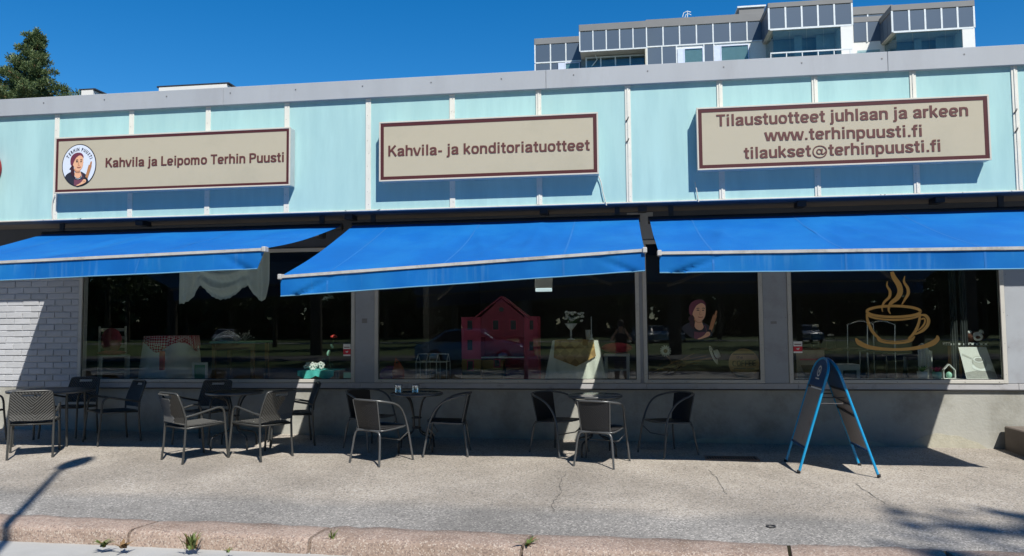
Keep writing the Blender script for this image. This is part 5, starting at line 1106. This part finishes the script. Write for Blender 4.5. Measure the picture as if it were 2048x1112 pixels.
# third window: sunflower, hat, coffee round
q = at(1331, 702, .3); t = thing('straw_flower', 'pale dried sunflower lying behind the third window', 'dried flower', tuple(q)); m = MB()
for k in range(14): aa = 2*pi*k/14; m.ell(q+Vector((.045*cos(aa), 0, .045*sin(aa))), .03, .006, .012, 8, 4, Matrix.Rotation(-aa, 3, 'Y'))
m.build('petals', MT['lace'], t); m = MB(); m.ell(q-Vector((0, .006, 0)), .026, .01, .026, 10, 6); m.build('flower_centre', MT['wood_brown'], t)
m = MB(); rr = random.Random(3)
for k in range(14): a0 = at(1300+rr.uniform(-5, 60), 748, .35); a1 = at(1340+rr.uniform(-20, 90), 705+rr.uniform(0, 25), .35); m.tube(spline([a0, (a0+a1)/2+Vector((0, 0, .04)), a1], 4), .0035, 5)
m.build('stalk', MT['wood_slice'], t)
q = at(1428, 710, .35); t = thing('sun_hat', 'white straw hat tilted behind the third window', 'hat', tuple(q)); Rm = Matrix.Rotation(1.15, 3, 'Y') @ Matrix.Rotation(.3, 3, 'X'); m = MB(); m.lathe([(0, .07), (.05, .065), (.06, .0), (.125, -.008), (.127, -.004), (.064, .006)], (0, 0, 0), 24); m.v = [tuple(q+Rm @ Vector(v)) for v in m.v]; m.build('hat_shape', MT['lace'], t); m = MB(); m.lathe([(.0625, .002), (.060, .02)], (0, 0, 0), 24); m.v = [tuple(q+Rm @ Vector(v)) for v in m.v]; m.build('hat_band', MT['wood_dark'], t)
q = at(1488, 727, .22); rr_ = .185; t = thing('wooden_coffee_round', 'round wooden board with the word COFFEE burnt in', 'wooden sign', (q.x, .24, FZ))
MB().poly([(q.x+rr_*cos(2*pi*i/40), q.z+rr_*sin(2*pi*i/40)) for i in range(40)], .22, .25).build('wood_disc', MT['wood_slice'], t)
GL.update({'C': (.6, [_arc(.30, .5, .21, .43, 48, 312, 24)]), 'O': (.62, [_arc(.31, .5, .22, .43, 0, 360, 28)]), 'F': (.5, [[(.10, 0), (.10, 1)], [(.10, .93), (.46, .93)], [(.10, .5), (.42, .5)]]), 'E': (.52, [[(.10, 0), (.10, 1)], [(.10, .93), (.48, .93)], [(.10, .5), (.44, .5)], [(.10, .07), (.48, .07)]])})
letters('COFFEE', q.x-.14, q.x+.14, q.z-.035, q.z-.03, .07, .214, t, MT['wood_dark'])
letters('the', q.x-.09, q.x-.01, q.z+.06, q.z+.06, .035, .214, t, MT['wood_dark'])
for zz in (-.07, .11): MB().poly([(q.x-.13, q.z+zz), (q.x+.13, q.z+zz), (q.x+.12, q.z+zz+.012), (q.x-.12, q.z+zz+.012)], .216, .2195).build('burnt_line', MT['wood_dark'], t)
# big cup decal on the last window
YDc = -.0055; dc = thing('cup_decal', 'large golden decal of a steaming coffee cup on its saucer', 'window decal', (at(1793, 700, YDc).x, YDc, at(1793, 700, YDc).z))
def C6(x, y): p = at(1270+x/2.632, 520+y/2.632, YDc); return (p.x, p.z)
PXM = 1/ (1554.26/9.95)/2.632
def stroke(name, pts, ws, k, closed=False, depth=0):
    P = [(q.x, q.y) for q in spline([(*C6(*p), 0) for p in pts], k, closed)]
    if closed: P.append(P[0]); P.append(P[1])
    if isinstance(ws, (int, float)): W_ = [ws*PXM]*len(P)
    else: W_ = [float(np.interp(i/(len(P)-1), np.linspace(0, 1, len(ws)), ws))*PXM for i in range(len(P))]
    MB().ribbon(P, W_, YDc-.0005*depth-.0004, YDc-.0005*depth).build(name, MT['gold'], dc)
ell_ = lambda cx, cy, rx, ry, a0, a1, n=24: [(cx+rx*cos(R(a0+(a1-a0)*i/n)), cy+ry*sin(R(a0+(a1-a0)*i/n))) for i in range(n+1)]
stroke('rim', ell_(1362, 271, 141, 29, 0, 360)[:-1], 13, 2, True)
stroke('rim_band', ell_(1362, 279, 146, 36, 8, 172), 9, 2, depth=1)
stroke('bowl_side', [(1219, 290), (1226, 325), (1243, 365), (1265, 395), (1292, 415)], [8, 14, 15, 13, 8], 4, depth=2); stroke('bowl_side', [(1500, 292), (1494, 330), (1478, 370), (1458, 398), (1438, 415)], [10, 13, 15, 13, 8], 4, depth=3)
stroke('cup_foot', [(1272, 400), (1285, 422), (1320, 434), (1370, 438), (1420, 434), (1455, 422), (1472, 402)], [5, 13, 10, 9, 10, 13, 5], 4, depth=4); stroke('cup_foot', [(1280, 412), (1320, 424), (1370, 428), (1420, 424), (1462, 412)], 4, 4, depth=5)
stroke('handle', [(1500, 290), (1528, 292), (1544, 315), (1538, 345), (1512, 372), (1474, 392)], [6, 14, 16, 16, 14, 6], 5, depth=6); stroke('handle', [(1505, 312), (1522, 308), (1526, 325), (1514, 348), (1488, 372)], [6, 8, 8, 8, 4], 5, depth=7)
stroke('saucer', [(1162, 412), (1180, 436), (1230, 458), (1300, 468), (1372, 471), (1450, 467), (1520, 455), (1570, 436), (1592, 415), (1590, 397)], [6, 24, 20, 15, 13, 15, 20, 25, 20, 6], 5, depth=1)
stroke('steam', [(1352, 62), (1362, 90), (1388, 130), (1396, 165), (1380, 200), (1345, 230), (1335, 262), (1345, 284)], [16, 22, 26, 26, 22, 16, 10, 3], 6, depth=2)
stroke('steam', [(1330, 112), (1326, 135), (1342, 165), (1338, 195), (1312, 222), (1300, 250), (1303, 274)], [3, 9, 13, 13, 11, 8, 3], 6, depth=3); stroke('steam', [(1420, 84), (1416, 115), (1434, 145), (1438, 175), (1422, 205), (1404, 235)], [3, 10, 14, 15, 11, 4], 6, depth=4)
# last window: poster, shelf with jars, little oven, chairs, plants, photo, toy
a, b = at(1592, 700, .35), at(1650, 757, .35); t = thing('cream_board', 'cream picture board with a brown cup motif beside the red sticker', 'picture board', ((a.x+b.x)/2, .35, FZ)); MB().cbox(a.x, b.x, .34, .36, FZ+.002, a.z, .003).build('board', MT['cream_poster'], t)
cxx, czz = (a.x+b.x)/2, (FZ+a.z)/2; MB().poly([(cxx-.12, czz+.05), (cxx+.10, czz+.05), (cxx+.06, czz-.08), (cxx-.07, czz-.08)], .336, .339).build('cup_motif', MT['wood_brown'], t); MB().box(cxx-.13, cxx+.12, .336, .339, czz+.11, czz+.13).build('text_line', MT['pink_light'], t)
a, b = at(1606, 698, 1.6), at(1735, 698, 1.6); t = thing('sideboard', 'dark brown sideboard carrying glass jars', 'sideboard', ((a.x+b.x)/2, 1.8, FZ)); MB().cbox(a.x, b.x, 1.6, 2.0, a.z-.03, a.z, .004).build('top_board', MT['wood_brown'], t); MB().cbox(a.x+.02, b.x-.02, 1.62, 2.0, FZ, a.z-.032, .004).build('body', MT['wood_dark'], t)
for k, (px, h_) in enumerate(((1634, .34), (1664, .2))):
    q = Vector((at(px, 697, 1.7).x, 1.75, a.z)); t = thing('glass_jar', ('tall slim glass jar on the sideboard', 'short glass jar with a lid on the sideboard')[k], 'jar', tuple(q)); MB().lathe([(0, .0), (.06, 0), (.06, h_*.8), (.04, h_*.86), (.04, h_*.9)], q, 16).build('jar_body', MT['apt_glass'], t); MB().lathe([(.045, h_*.9), (.045, h_), (0, h_+.01)], q, 16).build('lid', MT['photo_paper'], t)
a, b = at(1672, 729, .45), at(1721, 757, .45); t = thing('small_oven', 'little white cabinet with a dark square door beside the pavement sign', 'cabinet', ((a.x+b.x)/2, .6, FZ)); MB().cbox(a.x, b.x, .46, .75, FZ+.002, a.z, .006).build('case', MT['wood_white'], t); w_ = b.x-a.x; h_ = a.z-FZ; MB().box(a.x+w_*.3, a.x+w_*.85, .452, .459, FZ+h_*.25, FZ+h_*.75).build('door', MT['dark_metal'], t)
def wire_chair(px, lb, Y):
    q = at(px, 757, Y); t = thing('metal_chair', lb, 'chair', (q.x, Y, FZ), 0, 'chrome chairs inside the last window'); 
    for s in (-1, 1):
        MB().tube(spline([(q.x+s*.17, Y-.18, FZ), (q.x+s*.17, Y-.17, FZ+.42), (q.x+s*.17, Y-.2, FZ+.78)], 4), .01, 6).build('leg', MT['steel'], t); MB().tube([(q.x+s*.17, Y+.18, FZ), (q.x+s*.17, Y+.16, FZ+.42)], .01, 6).build('leg', MT['steel'], t)
    MB().tube(spline([(q.x-.17, Y-.2, FZ+.78), (q.x, Y-.21, FZ+.83), (q.x+.17, Y-.2, FZ+.78)], 5), .01, 6).build('back_hoop', MT['steel'], t); MB().cbox(q.x-.19, q.x+.19, Y-.19, Y+.19, FZ+.42, FZ+.45, .008).build('seat', MT['mat_black'], t)
wire_chair(1716, 'chrome framed chair right behind the pavement sign, inside', 1.6); wire_chair(1756, 'chrome framed chair below the cup decal, inside', 1.1)
q = at(1815, 708, 1.1); t = thing('bar_table', 'dark round bar table below the right side of the cup decal', 'table', (q.x, 1.2, FZ)); MB().lathe([(0, q.z-.03), (.27, q.z-.03), (.28, q.z-.015), (.27, q.z), (0, q.z)], (q.x, 1.2, 0), 32).build('table_top', MT['table_dark'], t); MB().lathe([(.2, FZ), (.2, FZ+.015), (.03, FZ+.03), (.03, q.z-.03)], (q.x, 1.2, 0), 20).build('pedestal', MT['steel'], t)
a, b = at(1836, 694, .6), at(1868, 750, .6); t = thing('white_drape', 'white folded cloth hanging over a stand behind the potted plants', 'cloth', ((a.x+b.x)/2, .62, FZ)); m = MB(); m.grid(lambda u, v: (a.x+(b.x-a.x)*u, .62+.03*sin(u*26)*(.3+v), a.z-(a.z-FZ-.01)*v+.05*sin(u*5)*(1-v)), 50, 14); m.build('cloth_sheet', MT['cloth_white'], t)
def pot(px, py, lb, r_, h_, potm, kind):
    q = Vector((at(px, py, .14).x, .14, .870)); t = thing('potted_plant', lb, 'potted plant', tuple(q), 0, 'small potted plants on the window ledge'); MB().lathe([(0, 0), (r_*.75, 0), (r_, h_), (r_*.9, h_), (r_*.85, h_*.8), (0, h_*.8)], q, 20).build('pot', potm, t); rr = random.Random(px)
    for k in range(26):
        aa = k*2.4; l_ = r_*(1.3-.6*k/26); m = MB(); blade(m, q+Vector((0, 0, h_*.8)), aa, l_*1.5, 1.1-.9*k/26, r_*.55, 5, .4); m.build('leaf', MT[kind], t)
MB().box(2.14, 4.43, .06, .3, .80, .868).build('window_ledge', MT['wood_white'], cafe); MB().box(-3.15, .23, .06, .16, .77, .80).build('window_ledge', MT['interior_floor'], cafe)
pot(1845, 757, 'grey pot with dark spiky succulent on the right window ledge', .062, .09, MT['photo_paper'], 'stem_green'); pot(1874, 757, 'mint pot with bright pink succulent on the right window ledge', .058, .085, MT['mint'], 'succulent')
a, b = at(1889, 757, .2), at(1906, 727, .2); t = thing('house_ornament', 'small white house shaped frame with a green apple like ball', 'ornament', ((a.x+b.x)/2, .2, .870)); xm_ = (a.x+b.x)/2; w_ = .065; hgt = .10; P = [(xm_-w_, .874), (xm_-w_, .874+hgt), (xm_, .874+hgt+.07), (xm_+w_, .874+hgt), (xm_+w_, .874)]
for i in range(5): x1_, z1_ = P[i]; x2_, z2_ = P[(i+1) % 5]; MB().bar((x1_, .2, z1_), (x2_, .2, z2_), .05, .008).build('frame_side', MT['petal_white'], t)
m = MB(); m.ell((xm_, .2, .915), .035, .035, .04, 12, 8); m.build('green_ball', MT['mint'], t)
a, b = at(1932, 757, .16), at(1994, 757, .16); ztp = at(1955, 694, .25).z; ax, bx_ = at(1930, 694, .25).x, at(1981, 694, .25).x
t = thing('cup_photo', 'sunlit sepia photo panel of a coffee cup leaning in the last window', 'photo panel', ((a.x+b.x)/2, .18, .870)); m = MB(); y0_, y1_ = .14, .26
PP = [(a.x, y0_, .871), (b.x, y0_, .871), (b.x-.06, y1_, ztp), (a.x-.03, y1_, ztp)]
def quad(u0, u1, v0, v1, off): 
    A = [Vector(p) for p in PP]; f = lambda u, v: (A[0]*(1-u)+A[1]*u)*(1-v)+(A[3]*(1-u)+A[2]*u)*v+Vector((0, -off, off*.3)); return f
f = quad(0, 1, 0, 1, 0)
def sheet(name, pts, m_, o0, o1): n_ = len(pts); mb = MB(); v = [f(*p)+Vector((0, -o1, 0)) for p in pts]+[f(*p)+Vector((0, -o0, 0)) for p in pts]; mb.add(v, [tuple(range(n_)), tuple(range(2*n_-1, n_-1, -1))]+[(i+n_, (i+1) % n_+n_, (i+1) % n_, i) for i in range(n_)]); mb.build(name, m_, t)
sheet('panel', [(0, 0), (1, 0), (1, 1), (0, 1)], MT['photo_paper'], -.008, 0); sheet('dark_ground', [(.02, .02), (.98, .02), (.98, .22), (.6, .3), (.02, .2)], MT['photo_dark'], .0005, .002)
E_ = lambda cx, cy, rx, ry, n=24: [(cx+rx*cos(2*pi*i/n), cy+ry*sin(2*pi*i/n)) for i in range(n)]
sheet('saucer_shape', E_(.62, .38, .34, .13), MT['petal_white'], .0025, .004); sheet('cup_shape', E_(.58, .52, .24, .2), MT['photo_mid'], .0045, .006); sheet('coffee_shape', E_(.58, .60, .19, .09), MT['petal_white'], .0065, .008); sheet('coffee_surface', E_(.58, .60, .14, .06), MT['photo_dark'], .0085, .010); sheet('spoon_shape', [(.05, .75), (.35, .62), (.37, .66), (.08, .80)], MT['photo_mid'], .0025, .004)
q = at(1940, 716, .34); zc_ = at(1943, 683, .34).z; t = thing('wicker_bin', 'wooden slatted bin with a checked cloth top in the last window', 'basket', (q.x, .5, FZ)); MB().cbox(q.x-.19, q.x+.14, .31, .50, FZ, zc_-.05, .006).build('bin', MT['wood_slice'], t); MB().cbox(q.x-.24, q.x+.2, .285, .53, zc_-.048, zc_-.015, .008).build('check_cloth', MT['check_black'], t)
for k in range(8): MB().box(q.x-.19+.042*k, q.x-.19+.042*k+.032, .302, .3095, FZ+.01, zc_-.055).build('slat', MT['wood_slice'], t)
q = Vector((at(1950, 680, .36).x, .37, zc_-.014)); t = thing('plush_toy', 'small round white and brown plush toy lying on the checked cloth', 'plush toy', tuple(q)); m = MB(); m.ell(q+Vector((0, 0, .07)), .12, .08, .07, 16, 10); m.build('body', MT['fur_brown'], t); m = MB(); m.ell(q+Vector((.01, -.05, .075)), .065, .05, .055, 14, 8); m.ell(q+Vector((-.06, -.02, .12)), .03, .025, .03, 10, 6); m.ell(q+Vector((.07, -.02, .125)), .03, .025, .03, 10, 6); m.build('white_patch', MT['fur_white'], t); m = MB(); m.ell(q+Vector((0, -.095, .065)), .03, .015, .02, 10, 6); m.build('nose', MT['fur_brown'], t)
for a_, b_, lb in ((1822, 1846, 'left'), ): pass
for k, px in enumerate((1905, 1925, 2000)):
    a = at(px, 600, .28); m = MB(); m.grid(lambda u, v: (a.x-.04+.08*u, .28+.012*sin(u*18), 2.62-(2.62-.875)*v), 12, 2); tag(m.build('blind_strip', MT['shirt_dark'], None, (a.x, .28, 2.6)), ('dark narrow drape left of the photo panel', 'dark narrow drape above the plush toy', 'dark narrow drape at the right edge of the last window')[k], 'drape', 'dark drapes in the last window')

# ------------------------------------------------------------------ the street behind the photographer (mirrored in the panes)
struct('far_path', MB().box(-120, 120, -66, -62, -.1, .01), MT['road'])
def crown_mesh(seed, rad, hgt, n, leaf, zc_, holes=.0):
    rr = np.random.default_rng(seed); m = MB(); lobes = [(rr.normal(0, rad*.42), rr.normal(0, rad*.42), zc_+rr.uniform(-.5, .5)*hgt*.75, rad*rr.uniform(.35, .6)) for _ in range(16)]
    V = []; F = []
    for i in range(n):
        lx, ly, lz, lr = lobes[i % 16]; u = rr.normal(size=3); u /= np.linalg.norm(u); p = np.array((lx, ly, lz))+u*lr*rr.uniform(.55, 1.)**.5; a = rr.normal(size=3); a /= np.linalg.norm(a); b = np.cross(a, rr.normal(size=3)); b /= np.linalg.norm(b); s = leaf*rr.uniform(.6, 1.3); k = len(V)
        V += [p-a*s, p+b*s*.5, p+a*s, p-b*s*.5]; F.append((k, k+1, k+2, k+3))
    m.add(V, F); return m
def leafy(label, h, rad, seed, n=5200, leaf=.22):
    t = local('leafy_tree', label, 'tree', group='trees across the street'); m = MB(); m.tube([(0, 0, 0), (.05, 0, h*.3), (-.05, .05, h*.6), (0, 0, h*.85)], [.24, .19, .13, .04], 10); m.build('trunk', MT['bark'], t); rr = random.Random(seed)
    for k in range(7): a = k*2.1; z = h*(.3+.07*k); m = MB(); m.tube([(0, 0, z), (rad*.4*cos(a), rad*.4*sin(a), z+h*.1), (rad*.75*cos(a), rad*.75*sin(a), z+h*.16)], [.09, .06, .02], 6); m.build('limb', MT['bark'], t)
    crown_mesh(seed, rad, h*.62, n, leaf, h*.62).build('crown', MT['leaves'], t); return t
L1 = leafy('dark leafy tree across the street, only mirrored in the shop windows', 13, 4.2, 11); L2 = leafy('dark leafy tree across the street, only mirrored in the shop windows', 16, 5, 12)
first = {0: True, 1: True}; rr = random.Random(9); k = 0
for Y_, n_ in ((-30, 12), (-50, 9), (-72, 11), (-88, 12)):
    for i in range(n_):
        x = -62+124*(i+.5)/n_*1.0+rr.uniform(-3, 3); src = k % 2; o = (L1, L2)[src]
        if first[src]: first[src] = False; c = o
        else: c = copy_tree(o)
        c.location = (x, Y_+rr.uniform(-3, 3), -.03); c.rotation_euler = (0, 0, rr.uniform(0, 6)); s_ = rr.uniform(.85, 1.15)*(1.35 if Y_ == -30 else 1); c.scale = (s_, s_, s_); c['label'] = 'dark leafy tree across the street, only mirrored in the shop windows'; k += 1  # nearest row enlarged to hold sky light off the shaded shop front
fw = crown_mesh(77, 1, 1, 2, .1, 0); V = []; F = []; r2 = np.random.default_rng(5)
for i in range(16000):
    p = np.array((r2.uniform(-130, 130), -104+r2.normal(0, 3), r2.uniform(-1, 19+3*math.sin(i*.01)))); a = r2.normal(size=3); a /= np.linalg.norm(a); b = np.cross(a, r2.normal(size=3)); b /= np.linalg.norm(b); s = r2.uniform(1.0, 2.0); q_ = len(V); V += [p-a*s, p+b*s*.6, p+a*s, p-b*s*.6]; F.append((q_, q_+1, q_+2, q_+3))
tag(MB().add(V, F).build('far_woods', MT['leaves'], None), 'dense dark woods closing the park across the street', kind='stuff')
ts = leafy('leafy tree standing right of the photographer, casting the soft shadow at the right', 23, 2.6, 31, 2100, .22); ts.location = (11.35, -17.6, -.1); ts['group'] = 'x'; del ts['group']
# street lamp
lp = thing('street_lamp', 'street lamp behind the photographer whose shadow falls at the left', 'street lamp', (-2.25, -8.65, -.05)); bx0, by0 = -2.25, -8.65
MB().tube([(bx0, by0, -.05), (bx0, by0, 1.2), (bx0, by0, 8.35)], [.055, .05, .036], 12).build('pole', MT['chair_metal_b'], lp); MB().tube([(bx0, by0, 8.3), (bx0-.03, by0+.12, 8.42)], .035, 8).build('arm', MT['chair_metal_b'], lp)
m = MB(); m.ell((bx0-.08, by0+.34, 8.5), .13, .34, .07, 18, 10, Matrix.Rotation(.15, 3, 'X') @ Matrix.Rotation(.2, 3, 'Z')); m.build('lamp_head', MT['chair_metal_b'], lp)
# cars
add('car_blue', (.12, .30, .42), .3, metal=.2, coat=1., var=.02); add('car_grey', (.30, .31, .32), .25, metal=.6, coat=1., var=.02); add('car_white', (.6, .6, .6), .3, coat=1., var=.02); add('car_glass', (.01, .012, .015), .05); add('tyre', (.015, .015, .015), .85); add('car_lamp', (.6, .6, .6), .2)
def car(label, body, loc, rz, L_=4.5):
    t = local('parked_car', label, 'car', loc, rz, 'cars parked across the street'); Wd = .86
    prof = [(-2.22, .32), (-2.25, .60), (-2.18, .84), (-1.70, .93), (-1.05, 1.36), (-.35, 1.45), (.45, 1.40), (1.15, .98), (1.95, .84), (2.20, .66), (2.25, .38), (2.1, .24), (-2.1, .24)]
    P = [(q.x, q.y) for q in spline([(x, z, 0) for x, z in prof], 3, True)]; m = MB(); n = len(P); rings = []
    for s, sh in ((-1, 1), (-.9, 0), (.9, 0), (1, 1)):
        ring = []
        for x, z in P: inset = .20*max(0, (z-.92)/.5); ring.append((x*(1-.02*sh), s*Wd*(1-inset*1.0), z-(.03*sh if z > .5 else -.02*sh)))
        rings.append(ring)
    vs = [v for r_ in rings for v in r_]; m.add(vs, [(k*n+i, k*n+(i+1) % n, (k+1)*n+(i+1) % n, (k+1)*n+i) for k in range(3) for i in range(n)], True); m.add(rings[0], [tuple(range(n))]); m.add(rings[3], [tuple(range(n))[::-1]]); m.build('body', body, t)
    for s in (-1, 1):
        for pts in ([(-1.45, .96), (-.98, 1.32), (-.30, 1.385), (-.28, .95)], [(-.22, .95), (-.24, 1.385), (.42, 1.34), (1.0, .97)]):
            m = MB(); y = [s*(Wd*(1-.20*max(0, (z-.92)/.5))+.006) for _, z in pts]; m.add([(x, yy, z) for (x, z), yy in zip(pts, y)], [(0,1,2,3) if s > 0 else (3,2,1,0)]); m.build('side_window', MT['car_glass'], t)
        for x in (-1.38, 1.38):
            w = MB(); Rx = Matrix.Rotation(pi/2, 3, 'X'); w.lathe([(.0, -.1), (.22, -.1), (.31, -.1), (.32, -.08), (.32, .08), (.31, .1), (.22, .1), (0, .1)], (0, 0, 0), 24); w.v = [tuple(Rx @ Vector(v)+Vector((x, s*.80, .32))) for v in w.v]; wo = w.build('wheel', MT['tyre'], t)
            w = MB(); w.lathe([(.0, .115), (.19, .108), (.21, .10)], (0, 0, 0), 20); w.v = [tuple(Rx @ Vector((v[0], v[1], v[2]*-s))+Vector((x, s*.80, .32))) for v in w.v]; w.build('rim', MT['steel'], wo)
        m = MB(); m.ell((2.12, s*.62, .68), .1, .16, .07, 10, 6); m.build('headlight', MT['car_lamp'], t); m = MB(); m.ell((-2.17, s*.64, .76), .07, .14, .06, 10, 6); m.build('tail_light', MT['sticker_red'], t)
    for pts in ([(.50, 1.385), (1.12, .985)], [(-1.68, .94), (-1.08, 1.345)]):
        (xa_, za_), (xb_, zb_) = pts; m = MB(); off = .012; m.add([(xa_+ (off if xa_ > 0 else -off), -.66, za_+off), (xb_+(off if xa_ > 0 else -off), -.74, zb_+off), (xb_+(off if xa_ > 0 else -off), .74, zb_+off), (xa_+(off if xa_ > 0 else -off), .66, za_+off)], [(0,1,2,3)]); m.build('windscreen', MT['car_glass'], t)
    return t
Pv = at(950, 690, 20.6); car('blue sedan parked across the street, mirrored behind the doll house', MT['car_blue'], (Pv.x, -20.6, .0), R(6))
for i, (px, Yv, bm_, rz) in enumerate(((1312, 58, 'car_white', 80), (1350, 60, 'car_grey', 95), (452, 54, 'car_white', 70), (1610, 56, 'car_grey', 88), (1285, 57, 'car_grey', 92))):
    Pv = at(px, 670, Yv); car(['white car far across the park, mirrored beside the baker decal', 'grey car far across the park, right of the white one', 'white car far across the park, mirrored in the first window', 'grey car far across the park, mirrored in the last window', 'grey car far across the park, left of the white one'][i], MT[bm_], (Pv.x, -Yv, 0), R(rz))
# the photographer, seen only as a reflection
def skin(name, V, E, m, parent, sub=2):
    me = bpy.data.meshes.new(name); me.from_pydata([v[:3] for v in V], E, []); o = bpy.data.objects.new(name, me); COL.objects.link(o); md = o.modifiers.new('s', 'SKIN')
    for i, v in enumerate(V): me.skin_vertices[0].data[i].radius = (v[3], v[4] if len(v) > 4 else v[3])
    me.skin_vertices[0].data[0].use_root = True; md.use_smooth_shade = True; sb = o.modifiers.new('b', 'SUBSURF'); sb.levels = sb.render_levels = sub
    bpy.context.view_layer.update(); nm = bpy.data.meshes.new_from_object(o.evaluated_get(bpy.context.evaluated_depsgraph_get())); bpy.data.objects.remove(o); nm.name = name; nm.materials.clear(); nm.materials.append(m)
    q = bpy.data.objects.new(name, nm); COL.objects.link(q); q.parent = parent; return q
add('shirt_black', (.03, .03, .035), .85); add('jeans', (.04, .06, .12), .85); add('hair', (.03, .02, .015), .7); add('shoe', (.1, .1, .1), .6)
gz = G(0, -4.4)-.10; pr_ = local('person', 'person in black T-shirt holding up a phone, mirrored in the second window', 'person', (0, -10.24, gz))
e = HC-gz
V = [(0, 0, .88, .15, .11), (0, 0, 1.02, .13, .10), (0, .0, 1.18, .155, .11), (0, -.01, 1.32, .15, .10), (0, 0, 1.41, .055, .055), (0, .02, 1.48, .05, .05), (0, .035, 1.56, .075, .09), (0, .035, 1.64, .072, .09), (0, .03, 1.70, .045, .06),
     (.17, 0, 1.36, .055), (-.17, 0, 1.36, .055), (.25, .13, 1.24, .042), (-.25, .13, 1.24, .042), (.13, .30, 1.44, .030), (-.13, .30, 1.44, .030), (.105, .335, 1.50, .030, .018), (-.105, .335, 1.50, .030, .018),
     (.10, .0, .80, .10), (-.10, .0, .80, .10), (.11, .01, .47, .062), (-.11, .01, .47, .062), (.12, -.01, .10, .04), (-.12, -.01, .10, .04), (.13, .10, .045, .042, .03), (-.13, .10, .045, .042, .03), (.135, .17, .035, .035, .022), (-.135, .17, .035, .035, .022)]
E_l = [(0,1),(1,2),(2,3),(3,4),(4,5),(5,6),(6,7),(7,8),(3,9),(3,10),(9,11),(10,12),(11,13),(12,14),(13,15),(14,16),(0,17),(0,18),(17,19),(18,20),(19,21),(20,22),(21,23),(22,24),(23,25),(24,26)]
skin('body', V, E_l, MT['skin'], pr_)
tr_ = [(a_, b_, c_, (v[0] if v else 0)+.012, (v[-1] if v else 0)+.012) for a_, b_, c_, *v in V]
skin('t_shirt', [tr_[0][:2]+(.86,)+tr_[0][3:], tr_[1], tr_[2], tr_[3], (0, 0, 1.40, .075, .07), (.17, 0, 1.36, .068, .068), (-.17, 0, 1.36, .068, .068), (.225, .07, 1.29, .062, .062), (-.225, .07, 1.29, .062, .062)], [(0,1),(1,2),(2,3),(3,4),(3,5),(3,6),(5,7),(6,8)], MT['shirt_black'], pr_)
skin('jeans', [(0, 0, .90, .155, .118), (.10, 0, .79, .112, .112), (-.10, 0, .79, .112, .112), (.11, .01, .47, .075, .075), (-.11, .01, .47, .075, .075), (.12, -.01, .12, .056, .056), (-.12, -.01, .12, .056, .056)], [(0,1),(0,2),(1,3),(2,4),(3,5),(4,6)], MT['jeans'], pr_)
m = MB(); m.ell((0, .015, 1.665), .088, .105, .085, 18, 12); m.ell((0, -.04, 1.60), .075, .06, .10, 14, 10); m.build('hair', MT['hair'], pr_)
m = MB(); m.ell((0, .125, 1.585), .012, .018, .022, 8, 6); m.ell((.078, .03, 1.59), .010, .018, .028, 8, 6); m.ell((-.078, .03, 1.59), .010, .018, .028, 8, 6); m.build('nose_and_ears', MT['skin'], pr_)
m = MB(); m.ell((.03, .118, 1.605), .012, .006, .007, 8, 6); m.ell((-.03, .118, 1.605), .012, .006, .007, 8, 6); m.build('eyes', MT['mat_black'], pr_); m = MB(); m.ell((0, .118, 1.545), .022, .006, .006, 8, 6); m.build('mouth', MT['lip'], pr_)
for s in (-1, 1):
    for k in range(4):
        z0_ = 1.515-.018*k; l_ = (.85, 1., .95, .8)[k]
        m = MB(); m.tube([(s*.112, .345, z0_), (s*.105, .385, z0_+.004), (s*.085, .395, z0_+.006), (s*(.085-.028*l_), .388, z0_+.006)], [.0095, .009, .0085, .007], 8); m.build('finger', MT['skin'], pr_)
    m = MB(); m.tube([(s*.105, .335, 1.485), (s*.085, .348, 1.475), (s*.06, .352, 1.483)], [.011, .010, .008], 8); m.build('thumb', MT['skin'], pr_)
    m = MB(); m.ell((s*.132, .09, .05), .05, .13, .045, 14, 8); m.build('shoe', MT['shoe'], pr_)
ph = thing('phone', 'dark phone held up by the mirrored photographer', 'phone', (0, -9.862, HC)); MB().cbox(-.08, .08, -9.866, -9.857, HC-.04, HC+.037, .003).build('phone_body', MT['dark_metal'], ph)
